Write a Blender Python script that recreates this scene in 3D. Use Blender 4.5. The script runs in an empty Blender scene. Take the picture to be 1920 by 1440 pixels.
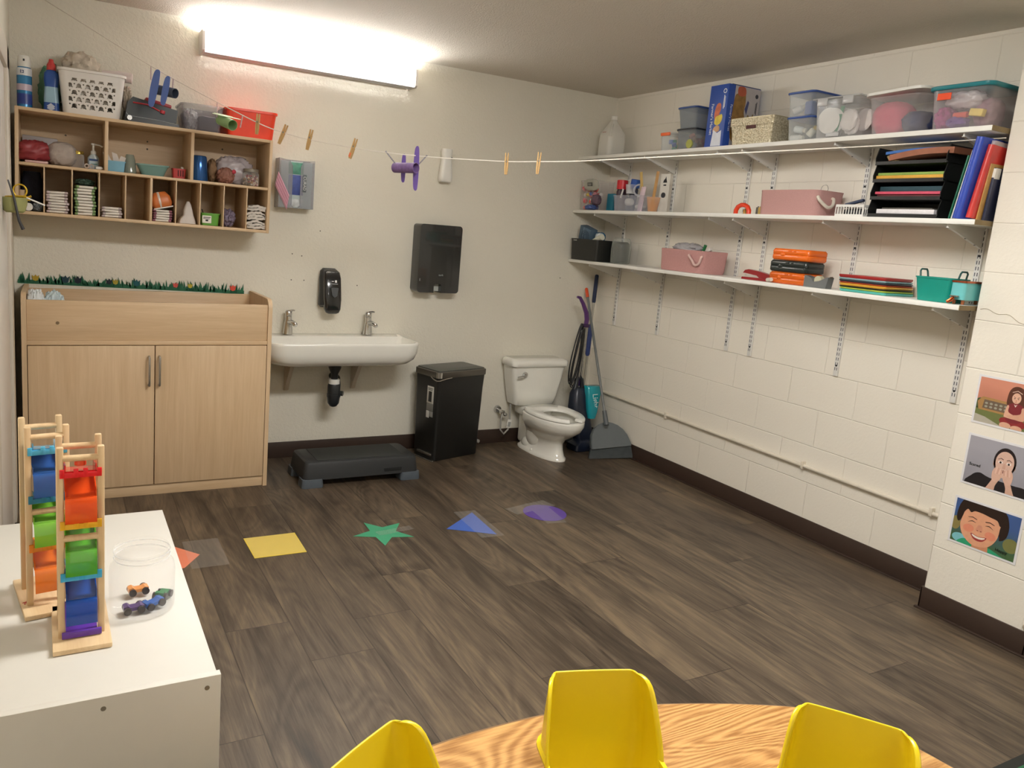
import bpy, bmesh, math, random
from mathutils import Vector, Matrix, Euler
random.seed(7)
S = bpy.context.scene
C = S.collection
PI = math.pi
R = math.radians

# ------------------------------------------------------------------ materials
def lin(c):
    if isinstance(c, str):
        c = c.lstrip('#'); c = [int(c[i:i+2], 16)/255 for i in (0, 2, 4)]
    return tuple((v/12.92 if v <= .04045 else ((v+.055)/1.055)**2.4) for v in c[:3]) + (1,)
def newmat(name):
    m = bpy.data.materials.new(name); m.use_nodes = True
    nt = m.node_tree; b = nt.nodes['Principled BSDF']
    return m, nt, b
def N(nt, t, **k):
    n = nt.nodes.new(t)
    for a, v in k.items():
        if a.startswith('i_'):
            n.inputs[a[2:].replace('_', ' ')].default_value = v
        else: setattr(n, a, v)
    return n
def L(nt, a, b): nt.links.new(a, b)
MC = {}
def mat(col, rough=.5, metal=0, alpha=1, vary=.05, scale=25, bump=0, bscale=200, spec=.5, coat=0, name=None, sheen=0, emit=0):
    key = (str(col), rough, metal, alpha, vary, scale, bump, bscale, spec, coat, sheen, emit)
    if key in MC: return MC[key]
    m, nt, b = newmat(name or 'surface')
    b.inputs['Roughness'].default_value = rough; b.inputs['Metallic'].default_value = metal
    b.inputs['Specular IOR Level'].default_value = spec; b.inputs['Coat Weight'].default_value = coat
    b.inputs['Sheen Weight'].default_value = sheen
    c = lin(col); tc = N(nt, 'ShaderNodeTexCoord')
    if vary:
        nz = N(nt, 'ShaderNodeTexNoise', i_Scale=scale, i_Detail=3)
        L(nt, tc.outputs['Object'], nz.inputs['Vector'])
        mx = N(nt, 'ShaderNodeMix', data_type='RGBA')
        mx.inputs[6].default_value = tuple(max(0, v*(1-vary*2)) for v in c[:3])+(1,)
        mx.inputs[7].default_value = tuple(min(1, v*(1+vary*2)) for v in c[:3])+(1,)
        L(nt, nz.outputs['Fac'], mx.inputs[0]); L(nt, mx.outputs[2], b.inputs['Base Color'])
    else: b.inputs['Base Color'].default_value = c
    if bump:
        n2 = N(nt, 'ShaderNodeTexNoise', i_Scale=bscale, i_Detail=3); L(nt, tc.outputs['Object'], n2.inputs['Vector'])
        bp = N(nt, 'ShaderNodeBump', i_Strength=bump, i_Distance=.003)
        L(nt, n2.outputs['Fac'], bp.inputs['Height']); L(nt, bp.outputs['Normal'], b.inputs['Normal'])
    if alpha < 1: b.inputs['Alpha'].default_value = alpha
    if emit:
        b.inputs['Emission Color'].default_value = c; b.inputs['Emission Strength'].default_value = emit
    MC[key] = m
    return m
def clear(col='#ffffff', edge=.55, face=.10, rough=.08, name='clear_plastic'):
    """see-through plastic or glass: more visible where it is seen at a slant"""
    m, nt, b = newmat(name)
    b.inputs['Base Color'].default_value = lin(col); b.inputs['Roughness'].default_value = rough
    lw = N(nt, 'ShaderNodeLayerWeight', i_Blend=.35)
    mr = N(nt, 'ShaderNodeMapRange'); mr.inputs[3].default_value = face; mr.inputs[4].default_value = edge
    L(nt, lw.outputs['Facing'], mr.inputs[0]); L(nt, mr.outputs[0], b.inputs['Alpha'])
    return m
def wood(c1, c2, axis='Z', scale=1.0, rough=.45, grain=60, name='wood'):
    m, nt, b = newmat(name)
    tc = N(nt, 'ShaderNodeTexCoord'); mp = N(nt, 'ShaderNodeMapping')
    s = {'X': (.06, 1, 1), 'Y': (1, .06, 1), 'Z': (1, 1, .05)}[axis]
    mp.inputs['Scale'].default_value = tuple(v*scale for v in s)
    L(nt, tc.outputs['Object'], mp.inputs['Vector'])
    nz = N(nt, 'ShaderNodeTexNoise', i_Scale=grain, i_Detail=6, i_Roughness=.65, i_Distortion=.4)
    L(nt, mp.outputs['Vector'], nz.inputs['Vector'])
    cr = N(nt, 'ShaderNodeValToRGB'); cr.color_ramp.elements[0].position = .3; cr.color_ramp.elements[1].position = .7
    cr.color_ramp.elements[0].color = lin(c1); cr.color_ramp.elements[1].color = lin(c2)
    L(nt, nz.outputs['Fac'], cr.inputs['Fac']); L(nt, cr.outputs['Color'], b.inputs['Base Color'])
    b.inputs['Roughness'].default_value = rough
    return m

def wall_paint():
    m, nt, b = newmat('textured_wall_paint')
    tc = N(nt, 'ShaderNodeTexCoord')
    nz = N(nt, 'ShaderNodeTexNoise', i_Scale=55, i_Detail=3, i_Roughness=.55, i_Distortion=.6); L(nt, tc.outputs['Object'], nz.inputs['Vector'])
    n2 = N(nt, 'ShaderNodeTexNoise', i_Scale=2.2, i_Detail=2); L(nt, tc.outputs['Object'], n2.inputs['Vector'])
    mx = N(nt, 'ShaderNodeMix', data_type='RGBA'); mx.inputs[6].default_value = lin('#e2dccd'); mx.inputs[7].default_value = lin('#e8e3d5')
    L(nt, n2.outputs['Fac'], mx.inputs[0]); L(nt, mx.outputs[2], b.inputs['Base Color'])
    bp = N(nt, 'ShaderNodeBump', i_Strength=.55, i_Distance=.006); L(nt, nz.outputs['Fac'], bp.inputs['Height'])
    L(nt, bp.outputs['Normal'], b.inputs['Normal']); b.inputs['Roughness'].default_value = .55
    return m
def ceil_paint():
    m, nt, b = newmat('stippled_ceiling_paint')
    tc = N(nt, 'ShaderNodeTexCoord')
    nz = N(nt, 'ShaderNodeTexNoise', i_Scale=130, i_Detail=2, i_Roughness=.7); L(nt, tc.outputs['Object'], nz.inputs['Vector'])
    b.inputs['Base Color'].default_value = lin('#ddd5c9')
    bp = N(nt, 'ShaderNodeBump', i_Strength=.8, i_Distance=.006); L(nt, nz.outputs['Fac'], bp.inputs['Height'])
    L(nt, bp.outputs['Normal'], b.inputs['Normal']); b.inputs['Roughness'].default_value = .9
    return m
def block_paint():
    m, nt, b = newmat('painted_cinder_block')
    tc = N(nt, 'ShaderNodeTexCoord'); sp = N(nt, 'ShaderNodeSeparateXYZ'); L(nt, tc.outputs['Object'], sp.inputs[0])
    u = N(nt, 'ShaderNodeMath', operation='MULTIPLY_ADD'); u.inputs[1].default_value = -1; u.inputs[2].default_value = -.206+.4064*4
    L(nt, sp.outputs['Y'], u.inputs[0])
    v = N(nt, 'ShaderNodeMath', operation='ADD'); v.inputs[1].default_value = -.1016+.2032*2; L(nt, sp.outputs['Z'], v.inputs[0])
    # slight wobble of the joints
    cb = N(nt, 'ShaderNodeCombineXYZ'); L(nt, u.outputs[0], cb.inputs[0]); L(nt, v.outputs[0], cb.inputs[1])
    nw = N(nt, 'ShaderNodeTexNoise', i_Scale=5, i_Detail=2); L(nt, tc.outputs['Object'], nw.inputs['Vector'])
    va = N(nt, 'ShaderNodeVectorMath', operation='MULTIPLY_ADD'); va.inputs[1].default_value = (.006, .006, 0)
    L(nt, nw.outputs['Color'], va.inputs[0]); L(nt, cb.outputs[0], va.inputs[2])
    br = N(nt, 'ShaderNodeTexBrick', offset=.5, offset_frequency=2)
    br.inputs['Scale'].default_value = 1; br.inputs['Brick Width'].default_value = .4064; br.inputs['Row Height'].default_value = .2032
    br.inputs['Mortar Size'].default_value = .0036; br.inputs['Mortar Smooth'].default_value = .8
    L(nt, va.outputs[0], br.inputs['Vector'])
    nz = N(nt, 'ShaderNodeTexNoise', i_Scale=70, i_Detail=3, i_Roughness=.6, i_Distortion=.3); L(nt, tc.outputs['Object'], nz.inputs['Vector'])
    h = N(nt, 'ShaderNodeMath', operation='MULTIPLY_ADD'); h.inputs[1].default_value = .4
    inv = N(nt, 'ShaderNodeMath', operation='SUBTRACT'); inv.inputs[0].default_value = 1; L(nt, br.outputs['Fac'], inv.inputs[1])
    L(nt, nz.outputs['Fac'], h.inputs[0]); L(nt, inv.outputs[0], h.inputs[2])
    bp = N(nt, 'ShaderNodeBump', i_Strength=.55, i_Distance=.0042); L(nt, h.outputs[0], bp.inputs['Height'])
    L(nt, bp.outputs['Normal'], b.inputs['Normal'])
    n2 = N(nt, 'ShaderNodeTexNoise', i_Scale=1.7, i_Detail=2); L(nt, tc.outputs['Object'], n2.inputs['Vector'])
    mx = N(nt, 'ShaderNodeMix', data_type='RGBA'); mx.inputs[6].default_value = lin('#ece5d8'); mx.inputs[7].default_value = lin('#f1ebdf')
    L(nt, n2.outputs['Fac'], mx.inputs[0]); L(nt, mx.outputs[2], b.inputs['Base Color'])
    b.inputs['Roughness'].default_value = .5
    return m
def floor_planks():
    m, nt, b = newmat('vinyl_plank_floor')
    W_, LEN = .239, 1.52
    tc = N(nt, 'ShaderNodeTexCoord'); sp = N(nt, 'ShaderNodeSeparateXYZ'); L(nt, tc.outputs['Object'], sp.inputs[0])
    def M(op, a, b_=None, c=None):
        n = N(nt, 'ShaderNodeMath', operation=op)
        for i, q in enumerate((a, b_, c)):
            if q is None: continue
            if isinstance(q, (int, float)): n.inputs[i].default_value = q
            else: L(nt, q, n.inputs[i])
        return n.outputs[0]
    uu = M('DIVIDE', M('ADD', sp.outputs['X'], 2.865), W_)
    k = M('FLOOR', uu); fu = M('FRACT', uu)
    off = M('FRACT', M('MULTIPLY', k, .3819))
    for ki, yj in ((-2, -2.655), (-1, -2.035), (0, -2.323), (2, -1.78), (3, -2.705), (4, -2.053)):
        base = (ki*.3819) % 1
        want = (-yj/LEN) % 1            # the joint falls where v + off is whole
        off = M('ADD', off, M('MULTIPLY', M('COMPARE', k, ki, .1), want-base))
    vv = M('ADD', M('DIVIDE', sp.outputs['Y'], LEN), off)
    j = M('FLOOR', vv); fv = M('FRACT', vv)
    eu = M('MULTIPLY', M('MINIMUM', fu, M('SUBTRACT', 1, fu)), W_)
    ev = M('MULTIPLY', M('MINIMUM', fv, M('SUBTRACT', 1, fv)), LEN)
    e = M('MINIMUM', eu, ev)
    seam = M('SUBTRACT', 1, M('SMOOTH_MIN', M('DIVIDE', e, .0028), 1, .2)); seam = M('MAXIMUM', seam, 0)
    cid = N(nt, 'ShaderNodeCombineXYZ'); L(nt, k, cid.inputs[0]); L(nt, j, cid.inputs[1])
    wn = N(nt, 'ShaderNodeTexWhiteNoise', noise_dimensions='3D'); L(nt, cid.outputs[0], wn.inputs['Vector'])
    # stretched grain, shifted per plank
    sh = N(nt, 'ShaderNodeVectorMath', operation='MULTIPLY_ADD'); sh.inputs[1].default_value = (7, 9, 5)
    L(nt, wn.outputs['Color'], sh.inputs[0]); L(nt, tc.outputs['Object'], sh.inputs[2])
    mp = N(nt, 'ShaderNodeMapping'); mp.inputs['Scale'].default_value = (1, .13, 1); L(nt, sh.outputs[0], mp.inputs['Vector'])
    g1 = N(nt, 'ShaderNodeTexNoise', i_Scale=7, i_Detail=5, i_Roughness=.6, i_Distortion=1.3); L(nt, mp.outputs[0], g1.inputs['Vector'])
    mp2 = N(nt, 'ShaderNodeMapping'); mp2.inputs['Scale'].default_value = (1, .04, 1); L(nt, sh.outputs[0], mp2.inputs['Vector'])
    g2 = N(nt, 'ShaderNodeTexNoise', i_Scale=130, i_Detail=4, i_Roughness=.7); L(nt, mp2.outputs[0], g2.inputs['Vector'])
    mp3 = N(nt, 'ShaderNodeMapping'); mp3.inputs['Scale'].default_value = (1, .2, 1); L(nt, sh.outputs[0], mp3.inputs['Vector'])
    g3 = N(nt, 'ShaderNodeTexNoise', i_Scale=3.5, i_Detail=2, i_Roughness=.5, i_Distortion=.8); L(nt, mp3.outputs[0], g3.inputs['Vector'])
    ring = M('SINE', M('MULTIPLY', g3.outputs['Fac'], 90))
    val = M('ADD', M('MULTIPLY', g1.outputs['Fac'], .85), M('ADD', M('MULTIPLY', g2.outputs['Fac'], .42), M('ADD', M('MULTIPLY', ring, .042), M('MULTIPLY', wn.outputs['Value'], .11))))
    cr = N(nt, 'ShaderNodeValToRGB'); E = cr.color_ramp.elements
    E[0].position = .42; E[0].color = lin('#2c241d'); E[1].position = .90; E[1].color = lin('#74644f')
    a = cr.color_ramp.elements.new(.57); a.color = lin('#43382d'); a = cr.color_ramp.elements.new(.72); a.color = lin('#5a4d3f')
    L(nt, val, cr.inputs['Fac'])
    mx = N(nt, 'ShaderNodeMix', data_type='RGBA'); L(nt, seam, mx.inputs[0]); L(nt, cr.outputs['Color'], mx.inputs[6]); mx.inputs[7].default_value = lin('#2b231c')
    L(nt, mx.outputs[2], b.inputs['Base Color'])
    bp = N(nt, 'ShaderNodeBump', i_Strength=.25, i_Distance=.0015)
    L(nt, M('SUBTRACT', g2.outputs['Fac'], seam), bp.inputs['Height']); L(nt, bp.outputs['Normal'], b.inputs['Normal'])
    b.inputs['Roughness'].default_value = .42; b.inputs['Specular IOR Level'].default_value = .4
    return m
def oak_top():
    m, nt, b = newmat('oak_laminate')
    tc = N(nt, 'ShaderNodeTexCoord'); mp = N(nt, 'ShaderNodeMapping'); mp.inputs['Scale'].default_value = (.22, 1, 1); mp.inputs['Rotation'].default_value = (0, 0, R(-12))
    L(nt, tc.outputs['Object'], mp.inputs['Vector'])
    w = N(nt, 'ShaderNodeTexNoise', i_Scale=3.4, i_Detail=2, i_Roughness=.5, i_Distortion=.5); L(nt, mp.outputs[0], w.inputs['Vector'])
    mu = N(nt, 'ShaderNodeMath', operation='MULTIPLY'); mu.inputs[1].default_value = 260; L(nt, w.outputs['Fac'], mu.inputs[0])
    si = N(nt, 'ShaderNodeMath', operation='SINE'); L(nt, mu.outputs[0], si.inputs[0])
    g = N(nt, 'ShaderNodeTexNoise', i_Scale=150, i_Detail=4, i_Roughness=.7); mp2 = N(nt, 'ShaderNodeMapping'); mp2.inputs['Scale'].default_value = (.06, 1, 1); mp2.inputs['Rotation'].default_value = (0, 0, R(-12))
    L(nt, tc.outputs['Object'], mp2.inputs['Vector']); L(nt, mp2.outputs[0], g.inputs['Vector'])
    a = N(nt, 'ShaderNodeMath', operation='MULTIPLY_ADD'); a.inputs[1].default_value = .15; L(nt, si.outputs[0], a.inputs[0]); L(nt, g.outputs['Fac'], a.inputs[2])
    cr = N(nt, 'ShaderNodeValToRGB'); cr.color_ramp.elements[0].position = .28; cr.color_ramp.elements[1].position = .68
    cr.color_ramp.elements[0].color = lin('#9a6a36'); cr.color_ramp.elements[1].color = lin('#d0a062')
    L(nt, a.outputs[0], cr.inputs['Fac']); L(nt, cr.outputs['Color'], b.inputs['Base Color']); b.inputs['Roughness'].default_value = .35
    return m

# ------------------------------------------------------------------ mesh builder
def rrect(w, d, r, n=5, cx=0, cy=0):
    r = min(r, w/2-1e-4, d/2-1e-4); out = []
    for qx, qy, a0 in ((1, 1, 0), (-1, 1, 90), (-1, -1, 180), (1, -1, 270)):
        for i in range(n+1):
            a = R(a0+90*i/n); out.append((cx+qx*(w/2-r)+r*math.cos(a), cy+qy*(d/2-r)+r*math.sin(a)))
    return out
def circ(r, n=24, cx=0, cy=0, ry=None): return [(cx+r*math.cos(2*PI*i/n), cy+(ry or r)*math.sin(2*PI*i/n)) for i in range(n)]
class G:
    def __init__(s): s.bm = bmesh.new(); s.mi = 0; s.M = Matrix()
    def v(s, c): return s.bm.verts.new(s.M @ Vector(c))
    def f(s, vs):
        try: q = s.bm.faces.new(vs)
        except ValueError: return None
        q.material_index = s.mi; return q
    def loft(s, rings, cap0=True, cap1=True, closed=False):
        rs = [[s.v(c) for c in r] for r in rings]; n = len(rs[0])
        pairs = list(zip(rs, rs[1:])) + ([(rs[-1], rs[0])] if closed else [])
        for a, b in pairs:
            for i in range(n): s.f([a[i], a[(i+1) % n], b[(i+1) % n], b[i]])
        if not closed:
            if cap0: s.f(rs[0][::-1])
            if cap1: s.f(rs[-1])
        return s
    def rings(s, prof, zs, cap0=True, cap1=True):     # prof(i) -> 2d outline at zs[i]
        return s.loft([[(x, y, z) for x, y in prof(i)] for i, z in enumerate(zs)], cap0, cap1)
    def merge(s, bm, M=None):
        M = s.M @ (M or Matrix()); mp = {}
        for q in bm.verts: mp[q] = s.bm.verts.new(M @ q.co)
        for q in bm.faces: s.f([mp[w] for w in q.verts])
        bm.free()
    def box(s, x0, x1, y0, y1, z0, z1, r=0, M=None, seg=2):
        b = bmesh.new(); bmesh.ops.create_cube(b, size=1)
        bmesh.ops.scale(b, vec=(abs(x1-x0), abs(y1-y0), abs(z1-z0)), verts=b.verts)
        if r:
            r = min(r, .49*min(abs(x1-x0), abs(y1-y0), abs(z1-z0)))
            bmesh.ops.bevel(b, geom=b.edges[:], offset=r, segments=seg, affect='EDGES', profile=.5)
        bmesh.ops.translate(b, vec=((x0+x1)/2, (y0+y1)/2, (z0+z1)/2), verts=b.verts)
        s.merge(b, M); return s
    def cbox(s, c, d, r=0, rot=(0, 0, 0), seg=2):
        M = Matrix.Translation(c) @ Euler(rot).to_matrix().to_4x4()
        return s.box(-d[0]/2, d[0]/2, -d[1]/2, d[1]/2, -d[2]/2, d[2]/2, r, M, seg)
    def tube(s, pts, r, n=8, caps=True):
        P = [Vector(p) for p in pts]; rr = r if isinstance(r, (list, tuple)) else [r]*len(P); rings = []; up = None
        for i, p in enumerate(P):
            t = (P[min(i+1, len(P)-1)]-P[max(i-1, 0)]).normalized()
            if up is None: up = Vector((0, 0, 1)) if abs(t.z) < .9 else Vector((1, 0, 0))
            a = t.cross(up).normalized(); up = a.cross(t).normalized()
            rings.append([tuple(p+rr[i]*(math.cos(2*PI*k/n)*a+math.sin(2*PI*k/n)*up)) for k in range(n)])
        return s.loft(rings, caps, caps)
    def cyl(s, a, b, r0, r1=None, n=20): return s.tube([a, b], [r0, r1 if r1 is not None else r0], n)
    def lathe(s, prof, c=(0, 0, 0), n=28, sx=1, sy=1, cap0=True, cap1=True):
        return s.loft([[(c[0]+r*sx*math.cos(2*PI*k/n), c[1]+r*sy*math.sin(2*PI*k/n), c[2]+z) for k in range(n)] for r, z in prof], cap0, cap1)
    def prism(s, poly, lo, hi, axis='z'):
        def P(u, v, w): return {'z': (u, v, w), 'x': (w, u, v), 'y': (u, w, v)}[axis]
        return s.loft([[P(u, v, lo) for u, v in poly], [P(u, v, hi) for u, v in poly]])
    def ball(s, c, r, n=12, m=8, jit=0, seed=0):
        rx, ry, rz = r if isinstance(r, (tuple, list)) else (r, r, r); rnd = random.Random(seed)
        rings = []
        for j in range(m+1):
            ph = -PI/2+PI*(.04+.92*j/m)
            ring = []
            for k in range(n):
                q = 1+rnd.uniform(-jit, jit); ring.append((c[0]+q*rx*math.cos(ph)*math.cos(2*PI*k/n), c[1]+q*ry*math.cos(ph)*math.sin(2*PI*k/n), c[2]+(1+(q-1)*.4)*rz*math.sin(ph)))
            rings.append(ring)
        return s.loft(rings)
    def tub(s, w, d, h, r=.02, taper=.85, t=.004, z=0, lip=.006, liph=.012, floor=True):
        """an open container: outer walls up, lip, inner walls down"""
        P = [(taper, z), ((1+taper)/2, z+h*.5), (1-.002, z+h-liph)]
        rg = [[(x, y, zz) for x, y in rrect(w*k, d*k, r)] for k, zz in P]
        o = lambda e, zz: [(x, y, zz) for x, y in rrect(w+2*e, d+2*e, r+e)]
        rg += [o(lip, z+h-liph), o(lip, z+h), o(-t, z+h)]
        rg += [[(x, y, zz) for x, y in rrect(w*taper-2*t, d*taper-2*t, r)] for zz in (z+t,)]
        return s.loft(rg, True, floor)
    def build(s, name, m, parent=None, loc=None, sharp=35, smooth=True, rot=None):
        bm = s.bm; bmesh.ops.recalc_face_normals(bm, faces=bm.faces[:])
        for q in bm.faces: q.smooth = smooth
        if smooth:
            lim = R(sharp)
            for e in bm.edges:
                if len(e.link_faces) == 2 and e.calc_face_angle(0) > lim: e.smooth = False
        me = bpy.data.meshes.new(name); bm.to_mesh(me); bm.free()
        for q in (m if isinstance(m, (list, tuple)) else [m]): me.materials.append(q)
        o = bpy.data.objects.new(name, me); C.objects.link(o)
        if parent: o.parent = parent
        if loc: o.location = loc
        if rot: o.rotation_euler = rot
        return o
def thing(name, label, cat, loc=(0, 0, 0), rot=(0, 0, 0), group=None):
    o = bpy.data.objects.new(name, None); C.objects.link(o); o.empty_display_size = .05
    o.location = loc; o.rotation_euler = rot
    return tag(o, label, cat, group)
def tag(o, label, cat, group=None, kind=None):
    if label: o['label'] = label
    if cat: o['category'] = cat
    if group: o['group'] = group
    if kind: o['kind'] = kind
    return o
def struct(o): o['kind'] = 'structure'; return o
def lab(o, s): o['label'] = s; return o
def dup(root, loc=None, rot=None, label=None):
    c = root.copy(); C.objects.link(c)
    if loc is not None: c.location = loc
    if rot is not None: c.rotation_euler = rot
    if label: c['label'] = label
    for ch in list(root.children):
        k = dup(ch); k.parent = c
    return c
def text(s, size, m, parent, loc, rot, name='lettering', ext=.0004, align='CENTER', sx=1):
    cu = bpy.data.curves.new(name, 'FONT'); cu.body = s; cu.size = size; cu.extrude = ext; cu.align_x = align; cu.align_y = 'CENTER'
    cu.materials.append(m)
    t_ = bpy.data.objects.new(name, cu); C.objects.link(t_)
    bpy.context.view_layer.update()
    me = bpy.data.meshes.new_from_object(t_.evaluated_get(bpy.context.evaluated_depsgraph_get()))
    bpy.data.objects.remove(t_); bpy.data.curves.remove(cu)
    if sx != 1: me.transform(Matrix.Diagonal((sx, 1, 1, 1)))
    o = bpy.data.objects.new(name, me); C.objects.link(o)
    if parent: o.parent = parent
    o.location = loc; o.rotation_euler = rot
    return o
def marks(parent, m, loc, rects, rot=(0, 0, 0), name='printed_marks', right=False):
    g = G()
    for u, v_, w_, h_ in rects:
        if right: g.box(-.0004, .0004, -u-w_/2, -u+w_/2, v_-h_/2, v_+h_/2)
        else: g.box(u-w_/2, u+w_/2, -.0004, .0004, v_-h_/2, v_+h_/2)
    return g.build(name, m, parent, loc, rot=rot)
FACE_BACK = (R(90), 0, 0)           # lettering read by someone looking at the back wall
FACE_RIGHT = (R(90), 0, R(-90))      # lettering read by someone looking at the right wall
from mathutils import noise
def lump(c, r, seed=0, amp=.18, freq=3.2, box=2.6, n=36, m=20, ridge=.6, flat=True):
    """a creased, boxy soft body resting on z = c[2]"""
    g = G(); rings = []; off = Vector((seed*3.7, seed*1.3, seed*2.1))
    for j in range(m+1):
        ph = -PI/2+PI*(.02+.96*j/m); ring = []
        for k in range(n):
            th = 2*PI*k/n; d = Vector((math.cos(ph)*math.cos(th), math.cos(ph)*math.sin(th), math.sin(ph)))
            q = (abs(d.x)**box+abs(d.y)**box+abs(d.z)**box)**(-1/box)
            a = noise.noise(d*freq+off); b_ = 1-abs(noise.noise(d*freq*2.1+off*2))*2
            q *= 1+amp*(a*(1-ridge)*1.6+(b_-.6)*ridge)
            p = Vector((d.x*q*r[0], d.y*q*r[1], d.z*q*r[2]))
            z = p.z+r[2]
            if flat: z = max(z, 0)
            ring.append((c[0]+p.x, c[1]+p.y, c[2]+z))
        rings.append(ring)
    g.loft(rings); return g

# common materials
chrome = mat('#cfcfcf', .15, 1, vary=0, name='chrome')
steel = mat('#a9a49c', .35, .9, vary=.03, name='brushed_steel')
black = mat('#1d1e1f', .3, vary=.03, name='black_plastic')
dkgrey = mat('#303335', .45, vary=.04, name='dark_grey_plastic')
white = mat('#e9e7e1', .35, vary=.02, name='white_plastic')
porcelain = mat('#eceae2', .12, vary=.01, coat=.4, name='porcelain')
shelfwhite = mat('#f0eee8', .4, vary=.01, name='white_melamine')
maple = wood('#cdae88', '#dcc09c', 'Z', grain=45, name='maple_laminate')
mapleX = wood('#cdae88', '#dcc09c', 'X', grain=45, name='maple_laminate_sideways')
beech = wood('#cfae84', '#e2c79e', 'Z', grain=60, name='beech')
beechX = wood('#cfae84', '#e2c79e', 'Y', grain=60, name='beech_flat')
base_brown = mat('#3a2b23', .5, vary=.04, name='brown_vinyl_base')
paper = mat('#efece4', .8, vary=.02, name='paper')
cloth = mat('#cfc8bf', .9, vary=.08, bump=.5, bscale=120, name='cotton_cloth')
clr = clear(face=.10, edge=.5)
clr_box = clear('#e8ecec', face=.14, edge=.6, rough=.15, name='clear_storage_plastic')
smoke = clear('#b9bcc4', face=.35, edge=.7, rough=.15, name='smoky_plastic')
ink = mat('#17171a', .6, vary=0, name='black_ink')
whiteink = mat('#f2f2f2', .6, vary=0, name='white_ink')
# ================================================================== ROOM
H = 2.556; XL = -3.84; YF = -6.9; XP = -.19; PY0, PY1 = -2.845, -3.27
wp, bp_, cp, fp = wall_paint(), block_paint(), ceil_paint(), floor_planks()
struct(G().box(XL-.12, .12, YF-.12, .12, -.1, 0).build('floor', fp, smooth=False))
struct(G().box(XL-.12, .12, YF-.12, .12, H, H+.1).build('ceiling', cp, smooth=False))
struct(G().box(XL-.12, .12, 0, .12, 0, H).build('wall_back', wp, smooth=False))
struct(G().box(0, .12, YF, 0, 0, H).build('wall_right', bp_, smooth=False))
struct(G().box(XP, 0, PY1, PY0, 0, H, r=.006).build('wall_pilaster', bp_, sharp=20))
struct(G().box(XL-.12, XL, YF, 0, 0, H).build('wall_left', wp, smooth=False))
struct(G().box(XL-.12, .12, YF-.12, YF, 0, H).build('wall_front', wp, smooth=False))
struct(G().box(XL, 0, -.008, 0, 0, .104, r=.003).build('baseboard_back', base_brown))
def cove(x, y0, y1): return G().box(x-.008, x, y0, y1, 0, .104, r=.003).box(x-.020, x, y0, y1, 0, .008, r=.003)
struct(cove(0, PY0, -.008).build('baseboard_right', base_brown))
g = G().box(XP-.009, XP, PY1-.009, PY0+.009, 0, .104, r=.003).box(XP-.009, 0, PY0, PY0+.009, 0, .104, r=.002).box(XP-.009, 0, PY1-.009, PY1, 0, .104, r=.002)
g.box(XP-.020, XP, PY1-.02, PY0+.02, 0, .008, r=.003)
struct(g.build('baseboard_pilaster', base_brown))
struct(cove(0, YF, PY1-.009).build('baseboard_right', base_brown))
# chipped corner and cracks in the paint of the pilaster
g = G(); g.ball((XP+.004, PY1+.006, .125), (.012, .012, .022), jit=.3, seed=3)
struct(g.build('trim_1', mat('#b8ab97', .9, bump=.8, name='bare_chipped_masonry')))
crk = mat('#8a7d6a', .9, name='crack_shadow_line')
g = G(); pts = [(XP-.0008, -2.862-.013*i, 1.365+.006*math.sin(i*.9)-.0002*i*i) for i in range(19)]; g.tube(pts, .0013, 5)
struct(g.build('trim_2', mat('#b4a892', .8, name='raised_crack_in_paint')))
# door in the left wall
frame_m = mat('#cfc6b8', .4, vary=.02, name='painted_door_frame'); door_m = mat('#e2ddd6', .35, vary=.02, name='white_door_paint')
door = bpy.data.objects.new('door_1', None); C.objects.link(door); struct(door)
g = G().box(XL, XL+.022, -.722, -.590, 0, 2.16, r=.006).box(XL, XL+.022, -1.80, -1.67, 0, 2.16, r=.006).box(XL, XL+.022, -1.80, -.59, 2.06, 2.16, r=.006)
g.box(XL, XL+.012, -.74, -.722, 0, 2.08)
g.build('door_frame', frame_m, door)
G().box(XL, XL+.008, -1.67, -.742, .01, 2.06, r=.002).build('door_panel', door_m, door)
# conduit along the right wall
g = G(); g.tube([(-.013, -.02, .408), (-.013, -1.4, .396), (-.013, -2.60, .386), (-.013, -2.76, .384)], .011, 12)
cond = tag(g.build('wall_conduit', mat('#dcd3c3', .45, name='cream_painted_pipe')), 'thin cream painted pipe running low along the block wall', 'pipe')
for y in (-.9, -2.0, -2.72):
    G().box(-.026, 0, y-.008, y+.008, .372+.006*(2.8+y)/2.8, .412+.012*(2.8+y)/2.8, r=.002).build('pipe_clip', mat('#dcd3c3', .45, name='cream_painted_pipe'), cond)
# holes and screws left in the back wall
for i, (x, z) in enumerate([(-2.19, 1.45), (-2.36, 1.30), (-2.30, 1.29), (-2.36, 1.14), (-2.28, 1.14), (-1.93, 1.12), (-.36, 1.23)]):
    g = G(); g.cyl((x, .001, z), (x, -.003, z), .004, .003, 8)
    tag(g.build('wall_screw', mat('#4a4038', .6, name='rusty_screw')), 'small dark screw left in the cream back wall', 'screw', 'screws left in the back wall')

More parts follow.
